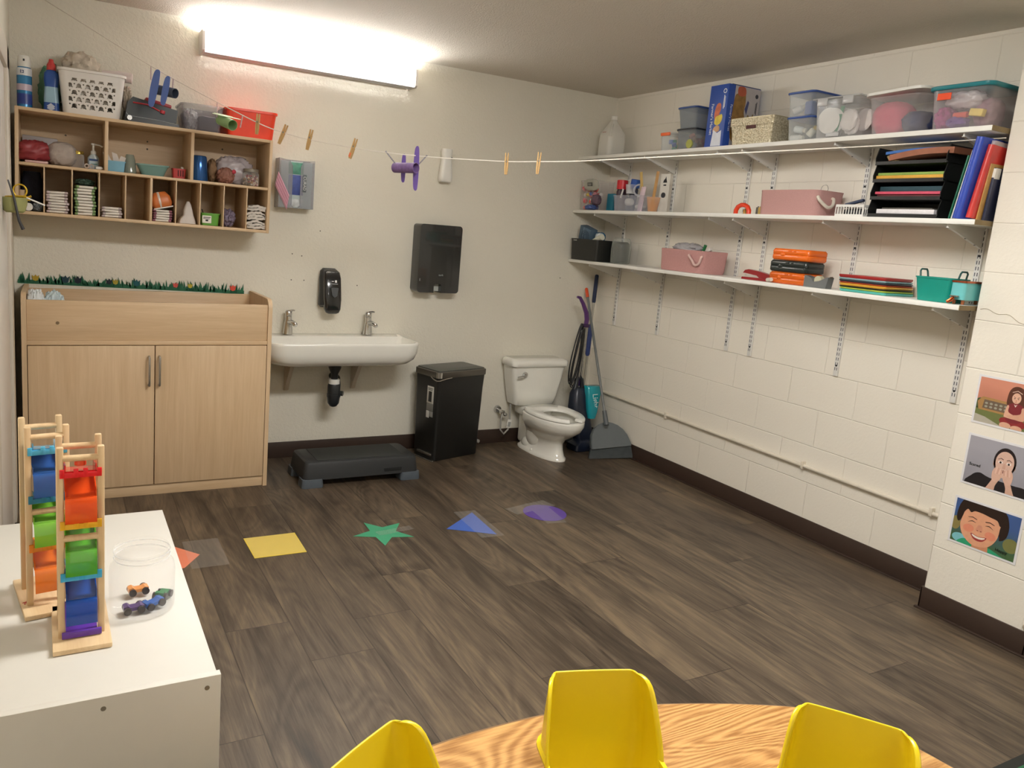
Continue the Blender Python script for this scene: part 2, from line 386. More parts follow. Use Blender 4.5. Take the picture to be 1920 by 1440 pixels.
# ================================================================== LIGHTS
em = bpy.data.materials.new('lit_diffuser'); em.use_nodes = True; nt = em.node_tree
b = nt.nodes['Principled BSDF']; b.inputs['Base Color'].default_value = (.9, .9, .88, 1); b.inputs['Emission Color'].default_value = (1, .985, .95, 1)
EMW = 20.0
b.inputs['Emission Strength'].default_value = EMW
t = thing('wall_light', 'long lit fluorescent wraparound fixture high on the back wall', 'light fixture', (-2.29, 0, 2.43))
G().box(-.62, .62, -.03, 0, -.055, .055, r=.004).build('housing', white, t)
g = G(); pr = [(-.100, -.050), (-.112, -.052), (-.118, -.045), (-.12, 0), (-.118, .045), (-.112, .052), (-.100, .050)]
g.loft([[(x, y, z) for y, z in pr] for x in (-.625, .625)])
g.build('diffuser', em, t)
G().box(-.625, .625, -.112, -.03, -.060, -.054, r=.001).build('bottom_pan', mat('#c9c6c8', .5, vary=0, name='white_end_cap'), t)
em_up = em.copy(); em_up.name = 'lit_top_lens'; em_up.node_tree.nodes['Principled BSDF'].inputs['Emission Strength'].default_value = 62.0
G().box(-.61, .61, -.100, -.032, .044, .050, r=.001).build('top_lens', em_up, t)
for s_ in (-1, 1):
    g = G(); pr2 = [(0, -.058), (-.108, -.062), (-.124, -.048), (-.124, .048), (-.108, .062), (0, .058)]
    g.loft([[(x, y, z) for y, z in pr2] for x in (s_*.625, s_*.640)]); g.build('end_cap', mat('#d9d2cc', .4, vary=0, name='white_end_cap'), t)
def ceiling_light(x, y, label, pw):
    t = thing('ceiling_light', label, 'light fixture', (x, y, H), group=None)
    G().box(-.62, .62, -.16, .16, -.03, 0, r=.004).build('housing', white, t)
    e2 = em.copy(); e2.node_tree.nodes['Principled BSDF'].inputs['Emission Strength'].default_value = pw
    g = G(); pr = [(-.14, -.03), (-.12, -.075), (0, -.09), (.12, -.075), (.14, -.03)]
    g.loft([[(x_, y_, z_) for y_, z_ in pr] for x_ in (-.61, .61)]); g.build('diffuser', e2, t)
    return t
ceiling_light(-2.15, -3.1, 'wraparound ceiling fixture over the middle of the room', 40.0)
ceiling_light(-2.15, -6.0, 'added unseen wraparound ceiling fixture at the near end of the room', 10.0)  # unseen second fixture, added as weaker fill light behind the camera
w = bpy.data.worlds.new('World'); S.world = w; w.use_nodes = True
w.node_tree.nodes['Background'].inputs[0].default_value = (.8, .78, .75, 1); w.node_tree.nodes['Background'].inputs[1].default_value = .3

# ================================================================== CAMERA
cam = bpy.data.cameras.new('camera'); co = bpy.data.objects.new('camera', cam); C.objects.link(co)
yaw, pit, rol = -0.4932364689257156, -0.1673966963738936, 0.07787934431067238
ca, sa, cb, sb = math.cos(yaw), math.sin(yaw), math.cos(pit), math.sin(pit)
fwd = Vector((-sa*cb, ca*cb, sb)); r0 = Vector((ca, sa, 0)); u0 = r0.cross(fwd)
rt = math.cos(rol)*r0+math.sin(rol)*u0; up = -math.sin(rol)*r0+math.cos(rol)*u0
M = Matrix((rt, up, -fwd)).transposed().to_4x4(); M.translation = (-3.635587723013575, -4.7242272296962025, 1.5303885636031396)
co.matrix_world = M
cam.sensor_width = 36; cam.lens = 36*1443.7167713688323/1920; cam.sensor_fit = 'HORIZONTAL'
cam.shift_x = 87.19866734/1920; cam.shift_y = -45.57460551/1920
cam.clip_start = .02
S.camera = co
S.view_settings.view_transform = 'Standard'; S.view_settings.look = 'None'; S.view_settings.gamma = 1; S.view_settings.use_curve_mapping = False
S.view_settings.exposure = .62
try:
    S.cycles.max_bounces = 8; S.cycles.transparent_max_bounces = 16; S.cycles.sample_clamp_indirect = 4
    S.cycles.caustics_reflective = False; S.cycles.caustics_refractive = False
except Exception: pass
# ================================================================== CUBBY ON THE BACK WALL
CD = .33
cub = thing('wall_cubby', 'pale maple cubby shelf mounted high on the back wall, crowded with supplies', 'cubby shelf', (-3.818, 0, 1.438), (0, R(.75), 0))
CW, CH, CM = 1.232, .508, .250
for x in (0, CW-.016): G().box(x, x+.016, -CD, -.002, 0, CH, r=.002).build('side_panel', maple, cub)
G().box(.016, CW-.016, -CD, -.002, CH-.016, CH, r=.002).build('top_panel', mapleX, cub)
G().box(.016, CW-.016, -CD, -.002, 0, .016, r=.002).build('bottom_panel', mapleX, cub)
G().box(.016, CW-.016, -CD+.003, -.002, CM-.014, CM, r=.002).build('middle_shelf', mapleX, cub)
G().box(.010, CW-.010, -.010, -.002, .008, CH-.008).build('back_panel', mapleX, cub)
for x in (.400, .812): G().box(x-.008, x+.008, -CD+.002, -.008, CM, CH-.016, r=.001).build('upper_divider', maple, cub)
for i in range(1, 10):
    w_ = .010 if i == 5 else .004; x = .0 + .1225*i+.002
    G().box(x-w_/2-.001, x+w_/2+.001, -CD+.003, -.008, .016, CM-.014, r=.001).build('lower_divider', maple, cub)
for x, z in ((.22, .42), (.22, .375), (.62, .44), (.62, .40), (1.02, .45)):
    g = G(); g.cyl((x, -.0095, z), (x, -.013, z), .005, .004, 8); g.build('mounting_screw', mat('#5a4f45', .6), cub)
tl = math.tan(R(.75))
def CZ(x, lv): return 1.438+{'top': CH, 'mid': CM, 'low': .016}[lv]-(x+3.818)*tl+.0012

# ---- things on top of the cubby
def spraycan(x, y, label):
    t = thing('spray_can', label, 'spray can', (x, y, CZ(x, 'top')))
    g = G(); g.lathe([(.028, 0), (.033, .004), (.033, .185), (.028, .196)], n=24); g.build('can', mat('#3f86b8', .25, .3), t)
    g = G(); g.lathe([(.0336, .02), (.0336, .07)], n=24, cap0=False, cap1=False); g.build('lower_label', mat('#2b3f8f', .35), t)
    g = G(); g.lathe([(.0336, .085), (.0336, .115)], n=24, cap0=False, cap1=False); g.build('middle_label', mat('#c9b9c9', .35), t)
    g = G(); g.lathe([(.0336, .155), (.0336, .19)], n=24, cap0=False, cap1=False); g.build('top_label', mat('#e6e6ea', .35), t)
    g = G(); g.lathe([(.029, .196), (.030, .215), (.026, .245), (.020, .25)], n=24); g.build('cap', white, t)
    G().box(-.004, .004, -.032, -.026, .222, .232).build('nozzle', dkgrey, t)
    marks(t, mat('#26386e', .5), (-.006, -.0338, .172), [(-.008, 0, .003, .016), (-.001, .005, .007, .003), (-.001, -.005, .007, .003), (.004, 0, .003, .014)])
spraycan(-3.772, -.20, 'tall blue and white aerosol spray can at the left end of the cubby top')
x = -3.655
t = thing('cleaner_bottle', 'blue toilet cleaner bottle with red cap beside the white basket', 'bottle', (x, -.21, CZ(x, 'top')), (0, 0, R(-8)))
g = G(); rr_ = [(.070, .038, 0), (.072, .04, .01), (.066, .038, .08), (.06, .036, .12), (.068, .038, .155), (.064, .036, .185), (.04, .03, .20)]
g.loft([[(a, b, z) for a, b in rrect(w_, d_, .018)] for w_, d_, z in rr_]); g.build('bottle_body', mat('#27509e', .3), t)
g = G(); rr2 = [(.0665, .0405, .045), (.062, .0395, .085), (.058, .0375, .12)]
g.loft([[(a, b, z) for a, b in rrect(w_+.002, d_+.002, .018)] for w_, d_, z in rr2]); g.build('pale_label', mat('#9fc1d6', .35), t)
G().prism([(-.018, .016), (0, .006), (.018, .016), (.014, .022), (.018, .028), (0, .042), (-.018, .028), (-.014, .022)], -.0225, -.0215, 'y').build('printed_emblem', mat('#c9cfe0', .5), t)
g = G(); g.lathe([(.021, .20), (.020, .225), (.012, .24), (.010, .252)], n=16); g.build('cap', mat('#c23a3a', .35), t)
x = -3.715
tag(G().box(-.03, .03, -.04, .04, 0, .010, r=.002).build('soap_dish', white, None, (x, -.16, CZ(x, 'top'))), 'small flat white dish between the spray can and the cleaner bottle', 'dish')
# green wrapped bundle behind the bottle
x = -3.60
g = lump((0, 0, 0), (.05, .035, .12), 5, .3)
tag(g.build('wrapped_bundle', mat('#5f9275', .5, vary=.12), None, (-3.66, -.075, CZ(x, 'top'))), 'crumpled green wrapped bundle standing behind the blue cleaner bottle', 'bundle')
# white basket with round holes
def holes_mat():
    m, nt, b = newmat('perforated_white_plastic'); b.inputs['Base Color'].default_value = lin('#e3ded9'); b.inputs['Roughness'].default_value = .35
    tc = N(nt, 'ShaderNodeTexCoord'); sp = N(nt, 'ShaderNodeSeparateXYZ'); L(nt, tc.outputs['Object'], sp.inputs[0])
    def MM(op, a, b_=None, c_=None):
        n = N(nt, 'ShaderNodeMath', operation=op)
        for i, q in enumerate((a, b_, c_)):
            if q is None: continue
            if isinstance(q, (int, float)): n.inputs[i].default_value = q
            else: L(nt, q, n.inputs[i])
        return n.outputs[0]
    def dots(s, r, ou, oz):
        # staggered round holes on the front, spacing s
        u = MM('ADD', MM('DIVIDE', sp.outputs['X'], s), ou); z = MM('ADD', MM('DIVIDE', sp.outputs['Z'], s*.8), oz)
        row = MM('FLOOR', z); u2 = MM('ADD', u, MM('MULTIPLY', MM('MODULO', row, 2), .5))
        fu = MM('MULTIPLY', MM('SUBTRACT', MM('FRACT', u2), .5), s); fz = MM('MULTIPLY', MM('SUBTRACT', MM('FRACT', z), .5), s*.8)
        return MM('LESS_THAN', MM('SQRT', MM('ADD', MM('MULTIPLY', fu, fu), MM('MULTIPLY', fz, fz))), r)
    d = MM('MAXIMUM', dots(.040, .0105, 40.0, 40.2), dots(.020, .0035, 40.0, 40.45))
    inb = MM('MULTIPLY', MM('LESS_THAN', MM('ABSOLUTE', sp.outputs['X']), .105), MM('MULTIPLY', MM('GREATER_THAN', sp.outputs['Z'], .022), MM('LESS_THAN', sp.outputs['Z'], .172)))
    L(nt, MM('SUBTRACT', 1, MM('MULTIPLY', d, inb)), b.inputs['Alpha'])
    return m
x = -3.475
t = thing('laundry_basket', 'white plastic basket with round holes, piled with grey cloths', 'basket', (x, -.17, CZ(x, 'top')))
g = G(); g.tub(.30, .26, .215, r=.03, taper=.86, t=.003, lip=.007, liph=.012); g.build('basket_body', holes_mat(), t)
def clothpile(name, c, r, label, m, seed, grp=None, n=22, mm=12, amp=.16, cat='cloth'):
    g = lump((0, 0, 0), r, seed, amp*2.1, 3.0, n=56, m=32)
    o = g.build(name, m, None, c, sharp=70)
    return tag(o, label, cat, grp)
zt = CZ(x, 'top')
clothpile('folded_towel', (x-.01, -.17, zt+.006), (.115, .10, .10), 'grey towel bundled inside the white perforated basket', cloth, 1)
clothpile('folded_towel', (x-.045, -.15, zt+.165), (.085, .085, .075), 'rumpled beige grey towel heaped above the rim of the white basket', mat('#c4b8a8', .9, vary=.1, bump=.5, bscale=90), 2, amp=.12)
clothpile('folded_towel', (x-.08, -.10, zt+.235), (.05, .05, .035), 'small pale grey cloth at the peak of the basket heap', mat('#c6bfbf', .9, vary=.1, bump=.5), 3)
g = G(); g.tube([(-.02, 0, 0), (.06, -.01, .004), (.12, -.02, .0)], [.022, .026, .026], 14)
tag(g.build('rolled_cloth', mat('#dccfcc', .9, bump=.4), None, (x+.07, -.17, zt+.222)), 'pale pink rolled cloth sticking out over the basket rim', 'cloth')
clothpile('folded_towel', (x+.165, -.20, zt+.055), (.022, .05, .06), 'beige cloth hanging down beside the right side of the white basket', mat('#b9ab9c', .9, vary=.14, bump=.5), 4)
# black trays
x = -3.19
t = thing('desk_tray', 'black sloping letter tray between the white basket and the smoky bin', 'tray', (x, -.17, CZ(x, 'top')), (0, 0, 0))
g = G(); g.prism([(-.135, .022), (.112, .022), (.120, .086), (-.098, .128), (-.122, .10)], -.11, .13, 'y'); g.build('tray_body', mat('#34393b', .4, vary=.03), t)
g = G(); g.prism([(-.14, 0), (.124, 0), (.122, .014), (.06, .024), (-.135, .030)], -.14, .13, 'y'); g.build('lower_tray', black, t)
g = G(); g.tube([(-.132, -.142, .042), (-.12, -.142, .028), (.02, -.142, .022), (.118, -.142, .012)], .002, 6); g.build('tray_highlight', mat('#8d9294', .3), t)  # highlight along the lower tray, drawn as a pale grey tube
g = G(); g.tube([(-.10, 0, .0), (-.03, 0, .012), (.03, 0, .0)], .004, 6); g.lathe([(.012, -.008), (.012, .008)], (.045, 0, 0), 12)
tag(g.build('red_clip', mat('#b52f38', .35), None, (x+.0, -.285, CZ(x, 'top')+.078), rot=(0, R(12), 0)), 'slim red plastic handle on the front of the black letter tray', 'clip')
tag(G().box(-.07, .06, -.04, .04, 0, .02, r=.006).build('red_case', mat('#9d2730', .35), None, (x+.03, -.22, CZ(x, 'top')+.104), rot=(0, R(11), 0)), 'red case behind the blue paper airplane', 'case')
g = G(); g.cyl((0, 0, 0), (0, .05, 0), .012, .012, 14)
tag(g.build('metal_roller', chrome, None, (x-.118, -.345, CZ(x, 'top')+.016)), 'shiny round metal end at the corner of the black tray', 'roller')
# dark clear bin
x = -2.945
t = thing('storage_bin', 'smoky see-through bin with black contents between folder and red bin', 'bin', (x, -.17, CZ(x, 'top')))
g = G(); g.tub(.215, .26, .135, r=.03, taper=.86, t=.003, lip=.006, liph=.008); g.build('bin_body', clear('#8b8790', .7, .32, .12), t)
o = G().box(-.02, .085, -.10, .10, .006, .085, r=.02).build('black_pouch', mat('#2f3136', .5), None, (x, -.17, CZ(x, 'top'))); tag(o, 'black pouch inside the smoky see-through bin', 'pouch')
g = lump((-.05, -.02, .006), (.035, .07, .055), 8, .4)
tag(g.build('plastic_wrap', clear('#dddddd', .3, .8, .2), None, (x, -.17, CZ(x, 'top'))), 'crinkled clear wrap inside the smoky bin', 'wrap')
# red bin
x = -2.692
t = thing('storage_bin', 'bright orange-red open plastic bin at the right end of the cubby top', 'bin', (x, -.17, CZ(x, 'top')))
g = G(); g.tub(.268, .29, .145, r=.03, taper=.9, t=.004, lip=.008, liph=.012); g.build('bin_body', mat('#f0482c', .35, spec=.4), t)

# ---- upper compartments
def lowbox(name, dims, c, m, label, cat, r=.004, rot=(0, 0, 0), grp=None):
    return tag(G().cbox((0, 0, dims[2]/2), dims, r).build(name, m, None, c, rot=rot), label, cat, grp)
z = lambda x: CZ(x, 'mid')
x = -3.735
lowbox('paper_packet', (.16, .02, .142), (-3.715, -.055, z(x)), mat('#b7afae', .5), 'grey printed packet standing behind the red pouch', 'packet', rot=(R(3), R(2), 0))
g = lump((0, 0, 0), (.070, .07, .048), 9, .26, 2.6, 4); o = g.build('red_pouch', mat('#96383e', .45, vary=.1), None, (x-.004, -.21, z(x)+.012), sharp=80); tag(o, 'puffed dark red pouch in the top left compartment', 'pouch')
lowbox('paper_packet', (.10, .10, .012), (x+.012, -.235, z(x)), mat('#d9b3ad', .4), 'flat pink edged packet under the red pouch', 'packet', .003)
clothpile('cloth_pouch', (-3.612, -.2, z(-3.6)), (.066, .06, .060), 'plump oatmeal cloth pouch right of the red pouch', mat('#b3a79e', .9, vary=.1, bump=.6, bscale=160), 12, amp=.05)
def jar(x, y, r, h, label, lid, content=None, cz=None, glass=None):
    t = thing('glass_jar', label, 'jar', (x, y, z(x) if cz is None else cz))
    g = G(); g.lathe([(r*.6, .002), (r*.95, .003), (r, .01), (r, h*.72), (r*.9, h*.8), (r*.88, h)], n=24, cap1=False); g.build('jar_body', glass or clr, t)
    if lid: G().lathe([(r*.94, h*.84), (r*.95, h), (r*.9, h+.003)], n=24).build('jar_lid', lid, t)
    return t
jar(-3.540, -.20, .030, .082, 'small empty glass jar with gold lid left of the pump bottle', mat('#b39a4c', .25, .8))
t = thing('pump_bottle', 'clear hand sanitizer pump bottle with blue label', 'bottle', (-3.468, -.20, z(-3.468)))
g = G(); g.loft([[(a, b, zz) for a, b in rrect(w_, .032, .014)] for w_, zz in ((.05, 0), (.054, .006), (.054, .06), (.03, .075), (.02, .078))]); g.build('bottle_body', clear('#cfe0ea', .35, .7), t)
G().box(-.02, .02, -.0175, -.0165, .012, .052, r=.0004).build('front_label', mat('#c8dbe6', .5), t)
G().box(-.02, .02, -.0182, -.0172, .044, .054, r=.0004).build('label_band', mat('#33558f', .5), t)
G().box(-.012, .018, -.0185, -.0172, .026, .030, r=.0002).build('label_stripe', mat('#3d8f8a', .5), t)
g = G(); g.lathe([(.013, .078), (.013, .092), (.006, .098), (.005, .122), (.011, .124), (.011, .132)], n=14); g.tube([(0, 0, .128), (.03, -.01, .126), (.042, -.014, .118)], .004, 6); g.build('pump_head', white, t)
for i, (xx, m_) in enumerate([(-3.502, '#b9a79c'), (-3.480, '#a99a92')]):
    g = G(); g.lathe([(.006, 0), (.012, 0), (.012, .014), (.006, .014)], n=16, cap0=False, cap1=False)
    tag(g.build('tape_roll', mat(m_, .6), None, (xx, -.285, z(xx)+.0125), rot=(R(90), 0, 0)), ['little beige ring shaped roll in front of the jar', 'little taupe ring shaped roll in front of the pump bottle'][i], 'roll')
lowbox('soap_bar', (.034, .03, .016), (-3.445, -.285, z(-3.44)), white, 'small rounded white bar at the foot of the pump bottle', 'soap', .007)
# middle compartment
x = -3.365
t = thing('tissue_holder', 'pale blue tapered tissue holder in the middle compartment', 'holder', (x, -.22, z(x)))
g = G(); g.tub(.088, .07, .055, r=.006, taper=.88, t=.003, lip=.003, liph=.005); g.build('holder_body', mat('#7fb6d0', .35), t)
g = G()
for k, (dx, hh, lean) in enumerate([(-.024, .095, -.022), (.012, .10, -.016), (.02, .085, .02)]):
    g.loft([[(dx-.018, -.01+.008*k, .03), (dx+.018, -.012+.008*k, .03), (dx+.018, -.008+.008*k, .03), (dx-.018, -.006+.008*k, .03)], [(dx-.014+lean, -.01+.008*k, hh), (dx+.010+lean, -.014+.008*k, hh-.008), (dx+.010+lean, -.010+.008*k, hh-.008), (dx-.014+lean, -.006+.008*k, hh)]])
tag(g.build('paper_tissue', mat('#e4dad2', .9, bump=.4), None, (x, -.22, z(x))), 'folded white tissues fanning out of the pale blue holder', 'tissue')
t = thing('glass_vase', 'grey green tinted glass vase tapering upward beside the tissue holder', 'vase', (-3.295, -.20, z(-3.295)))
G().lathe([(.030, .001), (.033, .004), (.027, .07), (.02, .095), (.018, .098)], n=20, cap1=False).build('vase_body', clear('#8f988c', .5, .75), t)
x = -3.185
t = thing('glass_dish', 'teal tinted see-through dish with flared rim in the middle compartment', 'dish', (x, -.20, z(x)))
G().tub(.155, .10, .058, r=.02, taper=.72, t=.003, lip=.006, liph=.008).build('dish_body', clear('#7fa8a2', .4, .75), t)
g = G(); g.ball((-.018, 0, .02), (.032, .03, .014), 12, 6, .1, 2)
tag(g.build('cotton_pad', mat('#dcd2c4', .9), None, (x, -.20, z(x)+.002)), 'white cotton wad lying in the teal dish', 'cotton')
x = -3.055
t = thing('red_caddy', 'small slotted red plastic caddy right of the teal dish', 'caddy', (x, -.22, z(x)))
g = G(); g.tub(.068, .065, .052, r=.008, taper=.92, t=.003, lip=.002, liph=.005); g.build('caddy_body', mat('#b7322f', .4), t)
g = G()
for k in range(3): g.box(-.008+.012*k, -.003+.012*k, -.0335, -.031, .012, .044, r=.001)
g.build('slot', mat('#4b1b1b', .7), t)
g = G(); g.box(-.007, .007, -.005, .005, 0, .014, r=.003); g.build_ = None
o = g.build('lighter', mat('#d6cdbd', .3), None, (x+.018, -.22, z(x)+.05)); tag(o, 'cream tip of a lighter poking out of the red caddy', 'lighter')
# right compartment
x = -2.950
t = thing('blue_tumbler', 'tall metallic blue cup standing upside down in the right compartment', 'cup', (x, -.22, z(x)))
G().lathe([(.046, 0), (.0475, .004), (.040, .125), (.037, .132), (.033, .134)], n=32).build('cup_body', mat('#2f5f9e', .18, .5, vary=0), t)
g = lump((0, 0, 0), (.025, .05, .062), 21, .3); tag(g.build('paper_bag', mat('#8d6f52', .8, vary=.12), None, (-2.876, -.17, z(x)), sharp=80), 'crumpled brown paper bag beside the blue cup', 'bag')
clothpile('plastic_bag', (-2.755, -.15, z(-2.75)), (.10, .075, .077), 'large crinkly see-through bag of craft bits in the right compartment', clear('#cfc6cc', .35, .8, .2), 22, amp=.10, cat='bag')
clothpile('craft_packet', (-2.745, -.15, z(-2.75)+.05), (.055, .05, .036), 'speckled white packet inside the large clear bag', mat('#d2c9c6', .6, vary=.25, scale=60), 28, amp=.1, cat='packet')
clothpile('brown_packet', (-2.815, -.245, z(-2.8)), (.045, .04, .042), 'small brown filled bag in front of the large clear bag', mat('#8d5f50', .6, vary=.14, scale=40), 23, amp=.12, cat='bag')
g = G(); g.ball((0, 0, .012), (.012, .01, .012), 10, 6, .1, 4); tag(g.build('red_pompom', mat('#c04050', .8), None, (-2.775, -.275, z(-2.77)+.055)), 'small red pompom between the brown bag and the bead jar', 'pompom')
jx = -2.675
t = jar(jx, -.235, .045, .092, 'squat glass jar of mixed beads at the right end of the compartment', mat('#8b8479', .4, .3))
bead_ms = [mat(c_, .3) for c_ in ('#c9b9a0', '#8e3140', '#d8d0c6', '#6e5a4a', '#b98a54', '#e4c9c0')]
# beads: a poured mass
g = G(); rnd = random.Random(4)
for k in range(150):
    a, rr = rnd.uniform(0, 2*PI), .038*math.sqrt(rnd.random()); zz = rnd.uniform(.008, .058); g.mi = k % 6
    g.ball((rr*math.cos(a), rr*math.sin(a), zz), .0058, 6, 4)
tag(g.build('beads', bead_ms, None, (jx, -.235, z(jx))), 'mixed brown, cream and red beads filling the squat jar', 'beads', None, 'stuff')

# ---- lower compartments
zl = lambda x: CZ(x, 'low')
XC = lambda i: -3.816+.1225*(i+.5)
x = XC(0)
g = G(); g.loft([[(a, b, zz) for a, b in rrect(w_, .12, .02)] for w_, zz in ((.08, .0), (.085, .08), (.088, .15), (.075, .195))])
tag(g.build('navy_bag', mat('#232638', .8, bump=.6, bscale=60), None, (x+.006, -.09, zl(x)), sharp=80), 'dark navy fabric bag filling the lower left compartment', 'bag')
g = G(); g.lathe([(.014, 0), (.014, .10)], n=16); tag(g.build('cream_tube', mat('#c9b091', .6), None, (x-.035, -.27, zl(x))), 'cream cardboard tube standing at the left end of the lower row', 'tube')
t = thing('medicine_bottle', 'bottle lying down with its round white cap facing out in lower left compartment', 'bottle', (x-.006, -.27, zl(x)+.0195))
g = G(); g.cyl((0, .07, 0), (0, .0, 0), .018); g.build('bottle_body', mat('#5e6a70', .3), t)
g = G(); g.cyl((0, .0, 0), (0, -.03, 0), .019, .019, 24); g.cyl((0, -.03, 0), (0, -.032, 0), .014, .013, 24); g.build('bottle_cap', white, t)
clothpile('plastic_wrap', (x+.033, -.25, zl(x)), (.022, .05, .020), 'crinkled clear wrapper beside the white bottle cap', clear('#a9b0b4', .4, .8, .1), 31, amp=.2, cat='wrapper')
def diaper(name, m1, m2):
    g = G(); g.mi = 0; g.cbox((0, 0, .0065), (.086, .14, .0115), .0055, seg=3)
    g.mi = 1
    for s_ in (-1, 1): g.cbox((s_*.037, -.002, .0065), (.016, .140, .0122), .0055, seg=3)
    return g, [m1, m2]
dw = mat('#e8e1d8', .85, vary=.04)
def dstack(ci, n, dh, m2, lb, grp, lean=0, seed=0, wid=1):
    rnd = random.Random(seed); x = XC(ci); proto = None
    for k in range(n):
        loc = (x+rnd.uniform(-.003, .003)+lean*k, -.24+rnd.uniform(-.006, .006), zl(x)+k*dh)
        rot = (0, rnd.uniform(-.03, .03), rnd.uniform(-.06, .06))
        if proto is None:
            g, ms = diaper('d', dw, m2); proto = o = g.build('folded_diaper', ms, None, loc, rot=rot); o.scale = (wid, 1, dh/.0135)
        else: o = dup(proto, loc, rot)
        tag(o, lb, 'diaper', grp)
dstack(1, 8, .0135, mat('#c7b7b9', .8), 'folded white diaper with pinkish edges in the second lower compartment', 'diapers stacked in the second compartment', seed=1, wid=1.07)
dstack(2, 10, .0148, mat('#7d9a67', .8), 'folded white diaper with green edges in the third lower compartment', 'green edged diapers in the tall stack', seed=2, wid=1.07)
dstack(3, 4, .0135, mat('#b7a9a9', .8), 'folded white diaper in the low stack of four in the fourth compartment', 'diapers in the low stack', seed=3, wid=1.05)
dstack(5, 5, .0125, mat('#8e5a68', .8), 'folded white diaper with plum edges beneath the orange packet', 'plum edged diapers under the orange packet', seed=4, wid=1.05)
x = XC(2); clothpile('green_packet', (x, -.20, zl(x)+.150), (.045, .06, .016), 'dim green crumpled packet lying atop the tall diaper stack', mat('#4f6658', .6, vary=.15), 33, amp=.15, cat='packet')
x = XC(5); t = thing('wipes_packet', 'orange and silver wipes packet lying tilted on the plum edged diapers', 'packet', (x, -.25, zl(x)+.090), (R(-4), R(-14), 0))
g = G(); g.loft([[(a, b, zz) for a, b in rrect(w_, d_, .02)] for w_, d_, zz in ((.09, .10, -.018), (.100, .115, 0), (.095, .11, .035), (.06, .09, .062))]); g.build('packet_body', mat('#cc7238', .4, vary=.08), t, sharp=80)
g = G(); g.loft([[(a*1.02-.01, b*1.02, zz+.001) for a, b in rrect(w_, d_, .015)] for w_, d_, zz in ((.018, .101, -.018), (.02, .116, 0), (.02, .111, .035), (.02, .09, .062))]); g.build('silver_stripe', mat('#cfc3ba', .3, .3), t)
g = G(); g.cbox((0, 0, -.021), (.098, .12, .006), .002); g.build('packet_seam', white, t)
x = XC(6)+.008
g = G(); g.loft([[(a+dx, b, zz) for a, b in rrect(w_, d_, .012)] for w_, d_, zz, dx in ((.088, .1, 0, 0), (.080, .09, .02, 0), (.052, .07, .045, .006), (.046, .06, .07, .004), (.03, .04, .10, .006), (.012, .02, .118, .005))])
tag(g.build('white_sack', mat('#d8d0ca', .7, bump=.8, bscale=50), None, (x, -.235, zl(x)), sharp=80), 'small pointed white plastic sack in the seventh lower compartment', 'sack')
x = XC(7); t = thing('green_bin', 'small lime green bin with white label in the lower row', 'bin', (x+.002, -.245, zl(x)))
G().tub(.096, .09, .066, r=.012, taper=.88, t=.003, lip=.003, liph=.006).build('bin_body', mat('#63a33c', .4), t)
G().box(-.044, .004, -.0462, -.0442, .012, .052, r=.001).build('bin_label', paper, t)
marks(t, ink, (-.02, -.0464, .032), [(0, .010, .038, .004), (-.002, .003, .034, .003), (0, -.006, .014, .009)])
g = G(); g.tube([(0, 0, 0), (-.012, 0, .035)], .003, 6); tag(g.build('black_pen', black, None, (x-.026, -.245, zl(x)+.05)), 'black pen leaning out of the lime green bin', 'pen')
x = XC(8)-.015; clothpile('plastic_bag', (x, -.20, zl(x)), (.036, .06, .048), 'dim crinkled see-through purple bag in the ninth lower compartment', clear('#8d8198', .5, .85, .2), 41, amp=.16, cat='bag')
x = XC(9); proto = None
for k in range(8):
    g = G(); wv = [(.1+0*i, 0) for i in range(2)]
    top = []; n_ = 14
    pts_t = [(-.050+.1*i/n_, .0022*math.sin(i*.75+k*1.3)+.0016*math.sin(i*1.9+k*2.7)+.006-.03*(i/n_-.5)**2*(k%3)) for i in range(n_+1)]
    pts_b = [(u, w_-.0135) for u, w_ in pts_t][::-1]
    g.prism([(u, w_+.0145) for u, w_ in pts_t+pts_b], -.07, .07, 'y')
    o = g.build('folded_cloth', cloth, None, (x+.004*math.sin(k*2), -.235, zl(x)+.0165*k-.004), sharp=60)
    tag(o, 'rumpled folded white cloth in the pile of the last lower compartment', 'cloth', 'folded cloths piled at the right end')

# ================================================================== CHANGING TABLE
t = thing('changing_table', 'pale maple diaper changing cabinet with two doors under the cubby', 'changing table', (-3.795, 0, 0))
W_, D_ = 1.203, .50
def sidep(x):
    g = G(); prof = [(-D_, 0), (-.006, 0), (-.006, 1.065), (-D_+.10, 1.068)]
    prof += [(-D_+.05*(1-math.sin(a)), 1.018+.05*math.cos(a)) for a in [PI/2*i/6 for i in range(7)]]
    g.prism(prof, x, x+.022, 'x'); return g.build('side_panel', maple, t)
sidep(0); sidep(W_-.022)
G().box(.022, W_-.022, -D_+.012, -D_+.030, .838, 1.036, r=.003).build('front_panel', mapleX, t)
G().box(.022, W_-.022, -.024, -.006, .06, 1.045, r=.002).build('back_panel', mapleX, t)
G().box(.022, W_-.022, -D_+.004, -.024, .815, .838, r=.002).build('top_panel', mapleX, t)
G().box(.022, W_-.022, -D_+.03, -.024, .055, .073, r=.002).build('bottom_panel', mapleX, t)
G().box(.022, W_-.022, -D_+.012, -D_+.028, 0, .057, r=.001).build('kick_board', mapleX, t)
g = G(); g.cyl((.155, -D_+.013, .925), (.155, -D_+.009, .925), .008, .008, 14); g.build('round_hole_cap', mat('#7d684d', .6), t)
